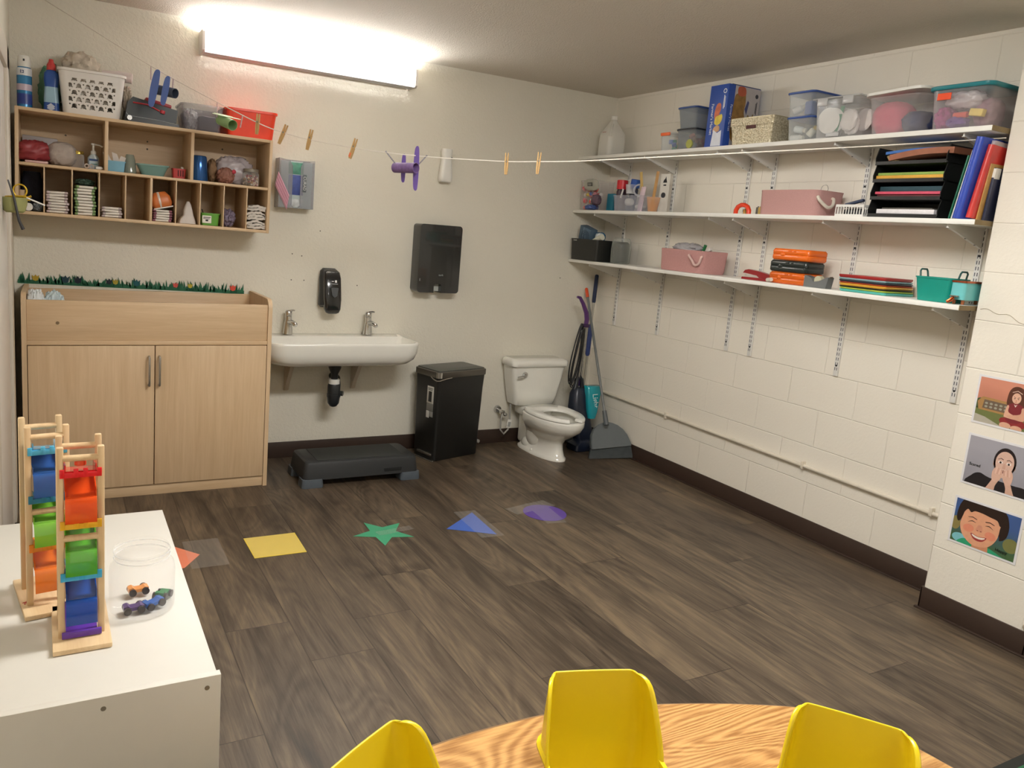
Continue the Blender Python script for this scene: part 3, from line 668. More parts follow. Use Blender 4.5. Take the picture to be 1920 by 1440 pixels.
for s_, x0, x1, hx in ((0, .025, .5995, .572), (1, .6035, W_-.025, .622)):
    d = G().box(x0, x1, -D_-.002, -D_+.016, .062, .812, r=.0025).build('door', maple, t)
    g = G(); g.tube([(hx, -D_-.002, .605), (hx, -D_-.030, .607), (hx, -D_-.034, .62), (hx, -D_-.034, .742), (hx, -D_-.030, .755), (hx, -D_-.002, .757)], .0055, 8); g.build('handle', steel, d)
# pack of wipes lying in the corner
clothpile('wipes_packet', (-3.735, -.40, .839), (.045, .045, .118), 'crumpled white and blue wipes packet standing in the left corner of the changing tray', mat('#dfe3e4', .5, vary=.06), 51, amp=.12, cat='packet')
clothpile('plastic_bag', (-3.655, -.37, .839), (.050, .05, .112), 'crinkled pale plastic bag with blue print beside the wipes packet', mat('#c9d9e2', .35, vary=.2, scale=30), 52, amp=.14, cat='bag')
# grass border
t = thing('grass_border', 'green paper grass border with flowers stuck along the wall above the cabinet', 'wall border', (0, 0, 0))
gm = mat('#2c6a4d', .8, vary=.1); x0, x1 = -3.825, -2.645
G().prism([(x0, 1.062), (x1, 1.035), (x1, 1.050), (x0, 1.078)], -.0035, -.0005, 'y').build('pale_backing_strip', mat('#e2ddcf', .8), t)
g = G(); rnd = random.Random(11); bz = lambda x: 1.073-(x-x0)/(x1-x0)*.024
g.prism([(x0, bz(x0)-.006)]+[(x1, bz(x1)-.006)]+[(x1-i*(x1-x0)/30, bz(x1-i*(x1-x0)/30)+.014+.005*math.sin(i*2.3)) for i in range(31)], -.004, -.001, 'y')
x = x0+.006
while x < x1-.006:
    h_ = rnd.choice([.026, .034, .04, .046, .056]); ln = rnd.uniform(-.014, .014); w_ = rnd.uniform(.005, .008); zz = bz(x)
    g.prism([(x-w_, zz), (x+w_, zz), (x+w_*.6+ln*.5, zz+h_*.6), (x+ln, zz+h_), (x-w_*.6+ln*.45, zz+h_*.55)], -.006, -.004, 'y'); x += rnd.uniform(.006, .012)
g.build('grass_blades', gm, t, smooth=False)
for fx, col, s_ in ((-3.742, '#b79a34', .017), (-3.60, '#24404a', .02), (-3.54, '#1d2733', .02), (-3.384, '#242a33', .016), (-3.352, '#b3a23f', .015), (-3.243, '#1f5a62', .019), (-3.035, '#cf5b52', .015), (-2.955, '#c2b13f', .014), (-2.712, '#d8523f', .018)):
    zz = bz(fx)+.028; q = s_*1.05
    g = G(); g.prism([(fx-q*.7, zz-q*.7), (fx, zz-q), (fx+q*.7, zz-q*.7), (fx+q, zz+q*.8), (fx+q*.4, zz+q*.35), (fx, zz+q), (fx-q*.4, zz+q*.35), (fx-q, zz+q*.8)], -.008, -.006, 'y'); g.build('flower', mat(col, .8), t, smooth=False)
# small light strip of tape near the left flower
# ================================================================== SINK
def faucet(x, parent):
    f = thing('faucet', None, None, (x, -.062, .812)); f.parent = parent
    g = G(); g.loft([[(a, b-.0+lean, zz) for a, b in rrect(w_, d_, w_*.48, 6)] for w_, d_, zz, lean in ((.062, .05, 0, 0), (.058, .048, .006, 0), (.052, .044, .05, -.002), (.04, .04, .085, -.004), (.038, .038, .11, -.004))]); g.build('faucet_body', chrome, f)
    g = G(); g.tube([(0, -.01, .075), (.012, -.05, .078), (.02, -.085, .070), (.022, -.092, .062)], [.016, .015, .014, .012], 14); g.build('spout', chrome, f)
    g = G(); g.lathe([(.019, .110), (.021, .116), (.021, .136), (.015, .146)], n=20); g.tube([(0, -.004, .14), (.018, -.03, .150), (.024, -.042, .150)], [.009, .006, .005], 8); g.build('lever', chrome, f)
t = thing('sink', 'long white wall-hung trough sink with two chrome faucets', 'sink', (0, 0, 0))
sx0, sx1, sy0, sy1 = -2.588, -1.625, -.43, -.002
cx, cy, sw, sd = (sx0+sx1)/2, (sy0+sy1)/2, sx1-sx0, sy1-sy0
def so(w_, d_, r, z, cy_=cy, rb=.012):
    # outline with big front corners and tight back corners
    out = []
    for qx, qy, a0 in ((1, 1, 0), (-1, 1, 90), (-1, -1, 180), (1, -1, 270)):
        rr = rb if qy > 0 else r
        for i in range(9):
            a = R(a0+90*i/8); out.append((cx+qx*(w_/2-rr)+rr*math.cos(a), cy_+qy*(d_/2-rr)+rr*math.sin(a), z))
    return out
g = G(); rg = []
for k, zz in ((.13, .655), (.085, .658), (.045, .672), (.018, .70), (.004, .74), (0, .79), (0, .800), (.003, .806)):
    rg.append(so(sw-2*k, sd-k, .11, zz, cy+k/2, .012 if k < .05 else .03))
rg.append(so(sw-.014, sd-.014, .105, .808))
rg.append(so(sw-.05, sd-.135, .09, .807, cy-.052, .03))
rg.append(so(sw-.058, sd-.145, .088, .800, cy-.052, .03))
rg.append(so(sw-.09, sd-.165, .085, .73, cy-.055, .04))
rg.append(so(sw-.20, sd-.22, .07, .695, cy-.058, .06))
g.loft(rg); g.build('basin', porcelain, t, sharp=50)
g = G(); g.lathe([(.006, -.002), (.011, 0), (.014, -.003)], n=18, cap0=False); g.M = Matrix()
o = g.build('overflow_ring', chrome, t, (-2.125, -.1235, .775), rot=(R(82), 0, 0))
faucet(-2.385, t); faucet(-1.865, t)
def bracket(x):
    g = G(); g.prism([(-.002, .44), (-.03, .45), (-.055, .50), (-.16, .645), (-.16, .66), (-.002, .66)], x-.012, x+.012, 'x'); g.build('bracket', mat('#cbbfae', .5), t)
bracket(-2.37); bracket(-1.93)
pm = mat('#24272a', .35)
g = G(); g.lathe([(.040, .652), (.040, .62), (.022, .58), (.022, .535)], (-2.115, -.19, 0), 20); g.build('drain_tailpiece', pm, t)
g = G(); g.lathe([(.034, .548), (.034, .518)], (-2.115, -.19, 0), 20); g.build('white_collar', white, t)
g = G(); g.lathe([(.036, .518), (.040, .505), (.040, .43), (.036, .395), (.022, .375), (.01, .370)], (-2.115, -.19, 0), 22)
g.lathe([(.043, .452), (.043, .435)], (-2.115, -.19, 0), 22)
g.tube([(-2.115, -.19, .49), (-2.085, -.15, .50), (-2.07, -.09, .53), (-2.07, -.02, .53), (-2.07, -.003, .53)], [.025, .026, .026, .022, .022], 14)
g.cyl((-2.08, -.19, .455), (-2.06, -.205, .455), .016, .016, 12); g.build('bottle_trap', pm, t)
g = G(); g.cyl((-1.96, -.06, .655), (-1.89, -.06, .640), .010); g.cyl((-1.86, -.10, .636), (-1.83, -.06, .648), .010); g.build('mounting_bolt', mat('#4a3f38', .5), t)

# ---- soap dispenser
t = thing('soap_dispenser', 'black wall soap dispenser above the middle of the sink', 'soap dispenser', (-2.128, 0, .945))
def sd_o(w_, d_, z, r=.03): return [(a, b-d_/2-.001, z) for a, b in rrect(w_, d_, r, 5)]
g = G(); g.loft([sd_o(.10, .055, .035), sd_o(.128, .075, .03+.02), sd_o(.124, .07, .13), sd_o(.126, .06, .22), sd_o(.115, .05, .262), sd_o(.08, .03, .278)]); g.build('dispenser_body', mat('#2b2d2e', .35), t, sharp=50)
g = G()
def fo(w_, y0, y1, z, r): return [(a+.006, b*0+y, z) for a, y, b in [(p[0], y0+(y1-y0)*(p[1]+.5), 0) for p in rrect(w_, 1, r, 5)]]
prof = [(.05, -.085, -.105, 0), (.085, -.078, -.118, .008), (.104, -.06, -.124, .03), (.112, -.05, -.120, .09), (.112, -.045, -.106, .16), (.112, -.04, -.092, .22), (.10, -.035, -.075, .256), (.07, -.03, -.05, .272)]
g.loft([[(a, (y0+y1)/2+b, zz) for a, b in rrect(w_, abs(y1-y0), min(.025, abs(y1-y0)/2.2), 5, .008)] for w_, y0, y1, zz in prof])
g.build('front_cover', mat('#191a1c', .15, coat=.5), t, sharp=60)
g = G(); g.prism([(-.012, .165), (.034, .165), (.028, .115), (.012, .105), (-.002, .115)], -.1235, -.105, 'y'); g.build('level_window', mat('#55585b', .3), t)
marks(t, whiteink, (.012, -.1005, .203), [(-.010, 0, .014, .004), (.010, 0, .013, .015)], (R(-8), 0, 0)); marks(t, mat('#a9abad', .5), (.012, -.1035, .187), [(0, 0, .044, .004)], (R(-8), 0, 0))
# ---- paper towel dispenser
t = thing('towel_dispenser', 'tall black paper towel dispenser on the back wall', 'towel dispenser', (-1.405, 0, 1.10))
g = G(); body = []
ol = rrect(.308, .445, .022, 5, 0, .2225)
slot = [(.022, 0), (.022, .052), (.016, .058), (-.026, .058), (-.032, .052), (-.032, 0)]
# outline with the paper slot cut into its lower edge
pts = [p for p in ol]
bot = [p for p in pts if p[1] < .2225]; top = [p for p in pts if p[1] >= .2225]
left_b = sorted([p for p in bot if p[0] < 0], key=lambda p: -p[1]); right_b = sorted([p for p in bot if p[0] > 0], key=lambda p: p[1])
right_t = sorted([p for p in top if p[0] > 0], key=lambda p: p[1]); left_t = sorted([p for p in top if p[0] < 0], key=lambda p: -p[1])
outl = right_b+right_t+left_t[::1]+left_b+slot[::-1]
g.loft([[(u*k, y, v_) for u, v_ in outl] for y, k in ((-.001, 1), (-.10, 1), (-.112, .985))])
g.build('dispenser_cover', mat('#1e2021', .18, coat=.4), t, sharp=40)
G().box(-.032, .022, -.07, -.002, .008, .056).build('paper_towel', mat('#c3c6c0', .8), t)
text('tork', .019, mat('#9aa0a0', .5), t, (.015, -.1125, .118), FACE_BACK)
G().box(-.138, -.135, -.1135, -.111, .075, .092).build('key_slot', mat('#9aa0a0', .4), t)
# ---- air freshener
t = thing('air_freshener', 'white hourglass shaped automatic air freshener on the back wall', 'air freshener', (-1.372, 0, 1.825))
g = G(); g.loft([[(a, b-.034, zz) for a, b in rrect(w_, d_, .02)] for w_, d_, zz in ((.075, .058, 0), (.084, .064, .006), (.086, .066, .04), (.074, .06, .10), (.064, .052, .15), (.070, .056, .20), (.068, .052, .212))]); g.build('freshener_body', white, t, sharp=60)
g = G(); g.cyl((.025, -.061, .155), (.025, -.066, .155), .007, .006, 12); g.build('spray_nozzle', dkgrey, t)
# ---- mask box holder
t = thing('mask_holder', 'smoky plastic wall holder with a disposable glove box inside', 'holder', (-2.37, 0, 1.575))
g = G(); g.box(-.112, .100, -.003, -.001, 0, .285, r=.001); g.box(-.112, -.109, -.095, -.003, 0, .285, r=.001); g.box(.097, .100, -.095, -.003, 0, .275, r=.001); g.box(-.112, .100, -.095, -.003, 0, .003, r=.001)
for xa, xb in ((-.112, -.028), (.012, .100)):
    s_ = 1 if xa < 0 else -1; e_ = xb if xa < 0 else xa; o_ = xa if xa < 0 else xb
    poly = [(o_, 0), (e_+s_*.012, 0), (e_-s_*.006, .02), (e_-s_*.006, .245), (e_-s_*.02, .275), (o_, .285)]
    g.prism(poly, -.098, -.095, 'y')
g.build('holder_body', smoke, t)
for s_, xa in ((1, -.034), (1, .018)):
    g = G(); g.tube([(xa-.014 if xa < 0 else xa+.014, -.0985, .004), (xa, -.0985, .022), (xa, -.0985, .245), (xa-.016 if xa < 0 else xa+.016, -.0985, .272)], .0022, 6); g.build('slot_rim', smoke, t)
G().box(.030, .052, -.0995, -.0985, .098, .20, r=.0005).build('name_band', mat('#5b6468', .5), t)
text('CURAD', .024, mat('#d5d8da', .5), t, (.041, -.1005, .149), (R(90), R(90), 0), sx=1.0)
bx = thing('glove_box', 'blue and green patterned box standing inside the smoky holder', 'box', (-2.375, -.048, 1.579))
G().box(-.095, .092, -.042, .042, 0, .268, r=.002).build('carton', mat('#b8c6c8', .6), bx)
for z0, z1, cc in ((.19, .262, '#4f8f7c'), (.07, .19, '#3b4f97'), (.0, .05, '#c3c9cc')): G().box(-.05, .04, -.0435, -.0415, z0+.004, z1, r=.0005).build('printed_band', mat(cc, .5, vary=.3, scale=40), bx)
g = G(); n_ = 5
g.loft([[(a, -.104-.004*math.sin(i), b) for i, (a, b) in enumerate(((-.075, .115), (-.045, .215), (-.115, .10+.03), (-.075, .115)))]]) if False else None
ridge = []
for i in range(7):
    u = i/6; off = .004*((-1)**i)
    ridge.append([(-.020+.070*0-.07*u+.085*u*0, 0, 0)])
P00, P10, P11, P01 = Vector((-.118, -.108, .205)), Vector((-.136, -.106, .125)), Vector((-.062, -.104, -.012)), Vector((-.050, -.108, .075))
rows = []
for i in range(9):
    u = i/8; a = P00.lerp(P10, u); b = P01.lerp(P11, u); o_ = .0035*((-1)**i)
    rows.append([(a.x, a.y+o_, a.z), (b.x, b.y+o_, b.z), (b.x, b.y+o_+.002, b.z), (a.x, a.y+o_+.002, a.z)])
g = G(); g.loft(rows)
tag(g.build('face_mask', mat('#d9a9bd', .8), None, (-2.37, 0, 1.575), smooth=False), 'pink pleated face mask tucked slantwise on the smoky holder', 'face mask')
# ================================================================== TOILET
tx = -.575
t = thing('toilet', 'small white child height toilet in the back corner', 'toilet', (tx, 0, 0))
def egg(w_, yb, yf, z, n=40, back=3.2):
    out = []; cy_ = yb+(yf-yb)*.45
    for i in range(n):
        a = 2*PI*i/n; c_, s_ = math.cos(a), math.sin(a)
        if s_ > 0: # back half, squarer
            e = 2/back; x = math.copysign(abs(c_)**e, c_)*w_/2; y = cy_+(yb-cy_)*abs(s_)**e
        else: x = c_*w_/2; y = cy_+(yf-cy_)*abs(s_)
        out.append((x, y, z))
    return out
g = G()
rg = [egg(.225, -.06, -.545, 0), egg(.225, -.06, -.545, .014), egg(.200, -.075, -.53, .024), egg(.165, -.12, -.515, .075), egg(.165, -.14, -.51, .115), egg(.20, -.15, -.53, .15), egg(.27, -.16, -.60, .19), egg(.325, -.165, -.65, .225), egg(.35, -.165, -.672, .262), egg(.352, -.165, -.674, .292), egg(.345, -.168, -.67, .300),
      egg(.27, -.23, -.625, .300), egg(.255, -.24, -.61, .285), egg(.20, -.27, -.56, .22), egg(.12, -.30, -.48, .16)]
g.loft(rg); g.build('bowl', porcelain, t, sharp=70)
g = G(); g.box(-.105, .105, -.26, -.03, .235, .305, r=.02, seg=3); g.box(-.075, .075, -.20, -.05, .02, .26, r=.03, seg=3); g.build('bowl_deck', porcelain, t, sharp=50)
g = G()
for s_ in (-1, 1): g.ball((s_*.045, -.27, .115), (.062, .10, .085), 24, 14); g.ball((s_*.062, -.20, .045), (.038, .075, .045), 20, 12)
g.build('trapway_bulge', porcelain, t, sharp=70)
for s_ in (-1, 1):
    g = G(); g.lathe([(.013, .018), (.013, .028), (.007, .036)], (s_*.095, -.30, 0), 14); g.build('bolt_cap', porcelain, t)
g = G()
def tk(w_, d_, z, r=.03): return [(a, b-d_/2-.012, z) for a, b in rrect(w_, d_, r)]
g.loft([tk(.30, .13, .308), tk(.335, .14, .315), tk(.37, .15, .38), tk(.42, .158, .50), tk(.452, .162, .60)]); g.build('tank', porcelain, t, sharp=50)
g = G(); g.loft([tk(.462, .172, .598, .035), tk(.482, .184, .604, .04), tk(.484, .186, .632, .04), tk(.476, .178, .645, .038), tk(.43, .14, .652, .035)]); g.build('tank_lid', porcelain, t, sharp=60)
g = G(); g.cyl((-.125, -.165, .545), (-.125, -.185, .545), .020, .018, 20); g.tube([(-.125, -.188, .545), (-.155, -.205, .535), (-.20, -.205, .530)], [.009, .008, .007], 10); g.build('flush_lever', chrome, t)
g = G(); rings = []
a0 = R(17)
for i in range(41):
    a = -PI/2+a0+(2*PI-2*a0)*i/40
    yb, yf = -.185, -.672; cy_ = yb+(yf-yb)*.45; c_, s_ = math.cos(a), math.sin(a)
    if s_ > 0: ox, oy = math.copysign(abs(c_)**(2/3), c_)*.176, cy_+(yb-cy_)*abs(s_)**(2/3)
    else: ox, oy = c_*.176, cy_+(yf-cy_)*abs(s_)
    ix, iy = c_*.098, -.43+(s_*.10 if s_ > 0 else s_*.185)
    if i in (0, 40): kx = .9
    P_, Q_ = Vector((ox, oy, 0)), Vector((ix, iy, 0)); dn = (Q_-P_).normalized()*.007
    rings.append([(P_.x, P_.y, .306), (P_.x, P_.y, .318), (P_.x+dn.x, P_.y+dn.y, .326), (Q_.x-dn.x, Q_.y-dn.y, .326), (Q_.x, Q_.y, .320), (Q_.x, Q_.y, .308)])
g.loft(rings); g.build('toilet_seat', mat('#f0efe9', .2), t, sharp=50)
g = G(); g.cyl((-.228, -.004, .255), (-.228, -.02, .255), .030, .024, 20); g.cyl((-.228, -.02, .255), (-.228, -.075, .255), .009); g.box(-.246, -.21, -.088, -.062, .236, .262, r=.006)
g.ball((-.20, -.075, .23), (.016, .011, .014)); g.build('shutoff_valve', chrome, t)
g = G(); pts = [(-.228, -.078, .24), (-.240, -.085, .18), (-.236, -.085, .12), (-.205, -.085, .088), (-.172, -.085, .12), (-.165, -.085, .19), (-.168, -.085, .27), (-.165, -.08, .308)]
g.tube(pts, .0065, 8); g.build('supply_hose', mat('#b9b7b2', .4, .5), t)
G().cbox((-.172, -.094, .165), (.034, .002, .062), .0005, rot=(0, R(8), 0)).build('hose_tag', paper, t)
G().cbox((-.1725, -.0955, .160), (.022, .001, .036), 0, rot=(0, R(8), 0)).build('tag_print', mat('#a9a9a4', .6), t)

# ================================================================== TRASH CAN
t = thing('trash_can', 'tall black step trash can with steel trimmed lid by the sink', 'trash can', (-1.452, -.325, 0), (0, 0, R(15)))
LT, WT = .395, .215
g = G(); pr = [(0, 0, 0), (0, 0, .01), (.010, .008, .50), (.012, .010, .555)]
def tr(e, z, r=.018): return [(a+LT/2, b+WT/2, z) for a, b in rrect(LT+2*e, WT+2*e, r)]
g.loft([tr(-.004, 0), tr(0, .006), tr(.008, .47), tr(.012, .565)]); g.build('can_body', mat('#1c1c1b', .38, vary=.02), t)
g = G(); g.box(LT-.01, LT+.022, .02, WT-.02, .50, .56, r=.006); g.build('rear_hinge', black, t)
g = G(); g.loft([tr(.018, .565, .025), tr(.02, .57, .025), tr(.02, .602, .025), tr(.012, .607, .022)]); g.build('lid_trim', mat('#6a665f', .3, .75, vary=.02), t)
g = G(); g.loft([tr(.012, .603, .025), tr(.010, .612, .025), tr(-.03, .618, .02)]); g.build('lid', mat('#3a3c38', .35), t)
g = G(); g.tube([(-.018, .06, .566), (-.024, .03, .556), (-.024, -.008, .548), (-.010, -.022, .552), (.04, -.024, .562), (.09, -.022, .566)], .004, 8); g.build('lid_handle', mat('#b0aaa0', .25, .8), t)
g = G(); g.cyl((-.001, -.001, .566), (-.001, -.001, .604), .022, .022, 16); g.build('chrome_corner', chrome, t)
G().box(-.018, 0, .02, .16, .035, .052, r=.004).build('foot_pedal', mat('#8c877f', .25, .8), t)
g = G(); g.box(-.020, .0, -.002, .17, 0, .006, r=.002); g.build('pedal_plate', mat('#a39e96', .25, .8), t)
g = G(); g.cyl((LT+.004, -.005, .09), (LT+.004, .01, .09), .012); g.build('rear_wheel', mat('#8e8b85', .4), t)
lm = Matrix.Translation((-.006, 0, 0))
G().box(-.0095, -.0070, .035, .10, .385, .50, r=.0005).build('product_label', mat('#c9c6bd', .5), t)
G().box(-.0103, -.0085, .052, .084, .395, .465, r=.0005).build('label_picture', mat('#2b2a27', .5), t)
G().box(-.0085, -.0060, .035, .10, .335, .384, r=.0005).build('label_band', mat('#77756f', .5), t)
G().box(-.0080, -.0045, .072, .10, .285, .332, r=.0005).build('warning_label', mat('#cfccc4', .5), t)
G().box(-.0080, -.0045, .035, .068, .295, .332, r=.0005).build('code_label', mat('#8c8b86', .5), t)
marks(t, mat('#5b5a56', .5), (-.0100, .0675, .485), [(0, 0, .05, .005), (0, -.010, .044, .004)], right=True)

# ================================================================== STEP
t = thing('step_platform', 'low black exercise step standing on grey feet under the sink', 'step', (-2.05, -.455, 0))
g = G()
def stp(w_, d_, z, r=.03): return [(a, b, z) for a, b in rrect(w_, d_, r)]
g.loft([stp(.72, .31, .045, .03), stp(.70, .29, .13, .03), stp(.69, .28, .143, .03), stp(.67, .26, .148, .03)]); g.build('platform', mat('#26282a', .5, vary=.03, bump=.15), t)
g = G(); g.box(-.27, .27, -.12, .12, .146, .151, r=.002); g.build('rubber_top', mat('#303230', .8, bump=.5, bscale=400), t)
g = G(); g.box(.13, .25, -.153, -.140, .05, .085, r=.008); g.build('hand_slot', mat('#0e0f10', .8), t)
g = G(); g.box(-.345, -.325, -.06, .06, .05, .085, r=.008); g.build('hand_slot', mat('#0e0f10', .8), t)
for sx_ in (-1, 1):
    for sy_ in (-1, 1):
        g = G(); cx_, cy_ = sx_*.305, sy_*.115
        g.loft([[(a+cx_, b+cy_, z) for a, b in rrect(w_, d_, .018)] for w_, d_, z in ((.126, .098, 0), (.13, .10, .004), (.12, .092, .05))])
        g.build('foot', mat('#565e66', .5, vary=.04), t)

# ================================================================== BROOM, MOP, VACUUM
gp = mat('#6d7070', .35, vary=.02); gm_ = mat('#62686a', .5, vary=.03)
t = thing('broom', 'grey angle broom with orange tipped handle leaning into the corner', 'broom', (0, 0, 0))
Tp, Bp = Vector((-.138, -.035, 1.166)), Vector((-.215, -.53, .262))
dr = (Bp-Tp).normalized()
g = G(); g.cyl(Tp+dr*.07, Bp, .0095); g.build('broom_pole', gp, t)
g = G(); g.tube([Tp, Tp+dr*.01, Tp+dr*.075], [.008, .012, .012], 14); g.build('orange_grip', mat('#e0542a', .4), t)
g = G(); g.cyl(Bp-dr*.085, Bp+dr*.02, .015, .018, 14); g.build('socket', mat('#5a5f61', .5), t)
# head: fan shape in a plane facing the room
o_ = Vector((-.165, -.565, .035)); ux = Vector((.29, -.085, .012)).normalized(); uz = (Tp-Vector((-.17, -.58, 0))).normalized(); uz = (uz-ux*uz.dot(ux)).normalized(); un = ux.cross(uz)
Mh = Matrix((ux, un, uz)).transposed().to_4x4(); Mh.translation = o_
hp = [(-.150, .035), (.150, .055), (.152, .070), (.128, .135), (.10, .175), (.062, .205), (.02, .222), (-.03, .232), (-.075, .215), (-.118, .185), (-.142, .14), (-.152, .08)]
g = G(); g.M = Mh; g.loft([[(u*k, y, v_) for u, v_ in hp] for y, k in ((-.016, 1), (.016, 1), (.022, .96))]); g.build('broom_head', gm_, t, sharp=40)
g = G(); g.M = Mh; g.loft([[(u, y, v_) for u, v_ in [(-.150, .058), (.152, .078), (.151, .082), (-.150, .062)]] for y in (-.018, -.015)]); g.build('head_groove', mat('#3c4143', .6), t)
g = G(); g.M = Mh; rnd = random.Random(3)
for i in range(46):
    u = -.146+.292*i/45
    g.loft([[(u-.0042, -.011, .05), (u+.0042, -.011, .055), (u+.0042, .011, .055), (u-.0042, .011, .05)], [(u*1.1-.0052, -.045, -.028), (u*1.1+.0052, -.045, -.026), (u*1.1+.0052, -.012, -.026), (u*1.1-.0052, -.012, -.028)]])
g.build('bristles', mat('#4b5052', .8, vary=.15), t)
# mop
t = thing('mop', 'silver mop pole with dark blue foam grips standing in the corner', 'mop', (0, 0, 0))
A_, B_ = Vector((-.052, -.035, 1.270)), Vector((-.135, -.12, .335)); d_ = (B_-A_).normalized()
g = G(); g.cyl(A_+d_*.05, B_, .0085); g.build('mop_pole', mat('#a9a59c', .3, .7), t)
g = G(); g.tube([A_, A_+d_*.008, A_+d_*.20, A_+d_*.212], [.009, .0145, .0145, .011], 14); g.build('foam_grip', mat('#2b3550', .8), t)
g = G(); g.tube([A_+d_*.375, A_+d_*.39, A_+d_*.60, A_+d_*.615], [.011, .018, .017, .010], 14); g.build('middle_grip', mat('#2f3f78', .7), t)
g = G(); g.cyl(B_, Vector((-.15, -.135, .02)), .009); g.cbox((-.155, -.11, .015), (.20, .09, .025), .006); g.build('mop_head', mat('#444b50', .6), t)
# vacuum
t = thing('stick_vacuum', 'navy stick vacuum with purple handle, hung black cord and teal dust cup', 'vacuum cleaner', (0, 0, 0))
g = G(); g.tube([(-.325, -.19, 1.112), (-.300, -.19, 1.107), (-.268, -.19, 1.065), (-.228, -.185, 1.00), (-.212, -.18, .95), (-.216, -.18, .90)], [.008, .012, .014, .017, .018, .016], 12); g.build('purple_handle', mat('#57306e', .35), t)
g = G(); g.cyl((-.212, -.18, .905), (-.222, -.20, .50), .010); g.cyl((-.232, -.185, .905), (-.248, -.205, .52), .006); g.build('vacuum_pole', mat('#aaa7a2', .25, .8), t)
g = G()
for k, (wd, x_) in enumerate(((.032, 0), (.022, .006), (.040, -.006), (.028, .010), (.036, .0))):
    pts = []
    for i in range(25):
        a = 2*PI*i/24; z_ = .705+.215*math.cos(a); px_ = -.268+x_-(.92-z_)*.12+wd*math.sin(a)*(1.2-(z_-.49)/.5*.6); pts.append((px_, -.20-.006*k, z_-.01*k))
    g.tube(pts, .0042, 6)
g.build('power_cord', mat('#141416', .4), t)
G().cbox((-.232, -.195, .905), (.05, .05, .025), .008).build('cord_hook', mat('#3a1f4a', .4), t)
g = G(); g.tube([(-.275, -.205, .43), (-.262, -.20, .505), (-.235, -.20, .525), (-.215, -.20, .50), (-.21, -.205, .43)], [.020, .016, .014, .014, .018], 12); g.build('carry_handle', mat('#202329', .4), t)
G().cbox((-.222, -.175, .50), (.028, .03, .10), .008).build('pole_socket', mat('#35284f', .4), t)
g = G(); g.loft([[(a+cx_, b+cy_, z) for a, b in rrect(w_, d_, .03)] for w_, d_, z, cx_, cy_ in ((.13, .10, .06, -.20, -.26), (.15, .11, .14, -.215, -.25), (.145, .11, .30, -.235, -.22), (.12, .10, .40, -.24, -.21), (.085, .07, .445, -.24, -.205))]); g.build('vacuum_body', mat('#252b3a', .3), t, sharp=50)
g = G(); g.loft([[(a+cx_, b+cy_, z) for a, b in rrect(w_, d_, .02)] for w_, d_, z, cx_, cy_ in ((.06, .04, .232, -.170, -.300), (.085, .05, .28, -.166, -.292), (.115, .06, .40, -.158, -.272), (.135, .065, .465, -.156, -.262), (.13, .06, .468, -.156, -.262))]); g.build('dust_cup', clear('#1c9fae', .75, .95, .15), t, sharp=50)
text('Light', .055, mat('#d7efef', .4), t, (-.158, -.312, .365), (R(90+8), R(80), R(-18)))
g = G(); g.loft([[(a-.20, b-.30, z) for a, b in rrect(w_, d_, .02)] for w_, d_, z in ((.25, .13, 0), (.26, .14, .01), (.25, .13, .045), (.16, .08, .075))]); g.build('floor_nozzle', mat('#1d2538', .35), t)

# ================================================================== FLOOR SHAPES
def floorshape(name, poly, col, label, tape=None):
    t = thing(name, label, 'floor marker')
    G().prism(poly, .0004, .0016, 'z').build('paper_shape', mat(col, .45, vary=.03), t, smooth=False)
    if tape:
        for tp in tape: G().prism(tp, .0026, .0030, 'z').build('clear_tape', clear('#e6e2da', .10, .03, .15), t, smooth=False)
    return t
def quad(cx_, cy_, w_, h_, a=0):
    c_, s_ = math.cos(R(a)), math.sin(R(a)); return [(cx_+x*c_-y*s_, cy_+x*s_+y*c_) for x, y in ((-w_/2, -h_/2), (w_/2, -h_/2), (w_/2, h_/2), (-w_/2, h_/2))]
floorshape('orange_floor_shape', [(-3.36, -1.19), (-3.20, -1.183), (-3.085, -1.328), (-3.165, -1.445), (-3.40, -1.46)], '#f08a6a', 'orange paper shape taped to the floor beside the white toy shelf', [quad(-3.06, -1.32, .16, .30, 0)])
floorshape('yellow_floor_square', [(-2.868, -1.209), (-2.621, -1.209), (-2.627, -1.443), (-2.866, -1.441)], '#e5c94c', 'yellow paper square taped to the floor', [quad(-2.745, -1.325, .235, .225)])
star = []
for i in range(10):
    r_ = .158 if i % 2 == 0 else .068; a = R(90+36*i+18); star.append((-2.205+r_*math.cos(a), -1.335+r_*math.sin(a)))
floorshape('green_floor_star', star, '#3f9c74', 'green paper star taped to the floor', [quad(-2.14, -1.33, .20, .05, 8)])
floorshape('blue_floor_triangle', [(-1.874, -1.385), (-1.635, -1.215), (-1.655, -1.525)], '#3f62b8', 'blue paper triangle taped to the floor', [quad(-1.68, -1.37, .13, .36, -3)])
floorshape('purple_floor_circle', circ(.122, 36, -1.235, -1.335), '#5a3f96', 'purple paper circle taped to the floor', [quad(-1.27, -1.24, .30, .10, 12), quad(-1.235, -1.34, .12, .30, -8)])
mt = thing('play_mat', 'green mat with black border at the near right corner of the floor', 'mat', (0, 0, 0))
G().box(-1.25, -.25, -4.9, -3.628, 0, .006, r=.002).build('mat_border', mat('#1f211c', .8), mt)
G().box(-1.215, -.285, -4.865, -3.662, .004, .009, r=.002).build('mat_pile', mat('#2f6a45', .9, vary=.15, bump=.8, bscale=300), mt)

toywhite = mat('#d2cec6', .4, vary=.01, name='white_toy_shelf_laminate')
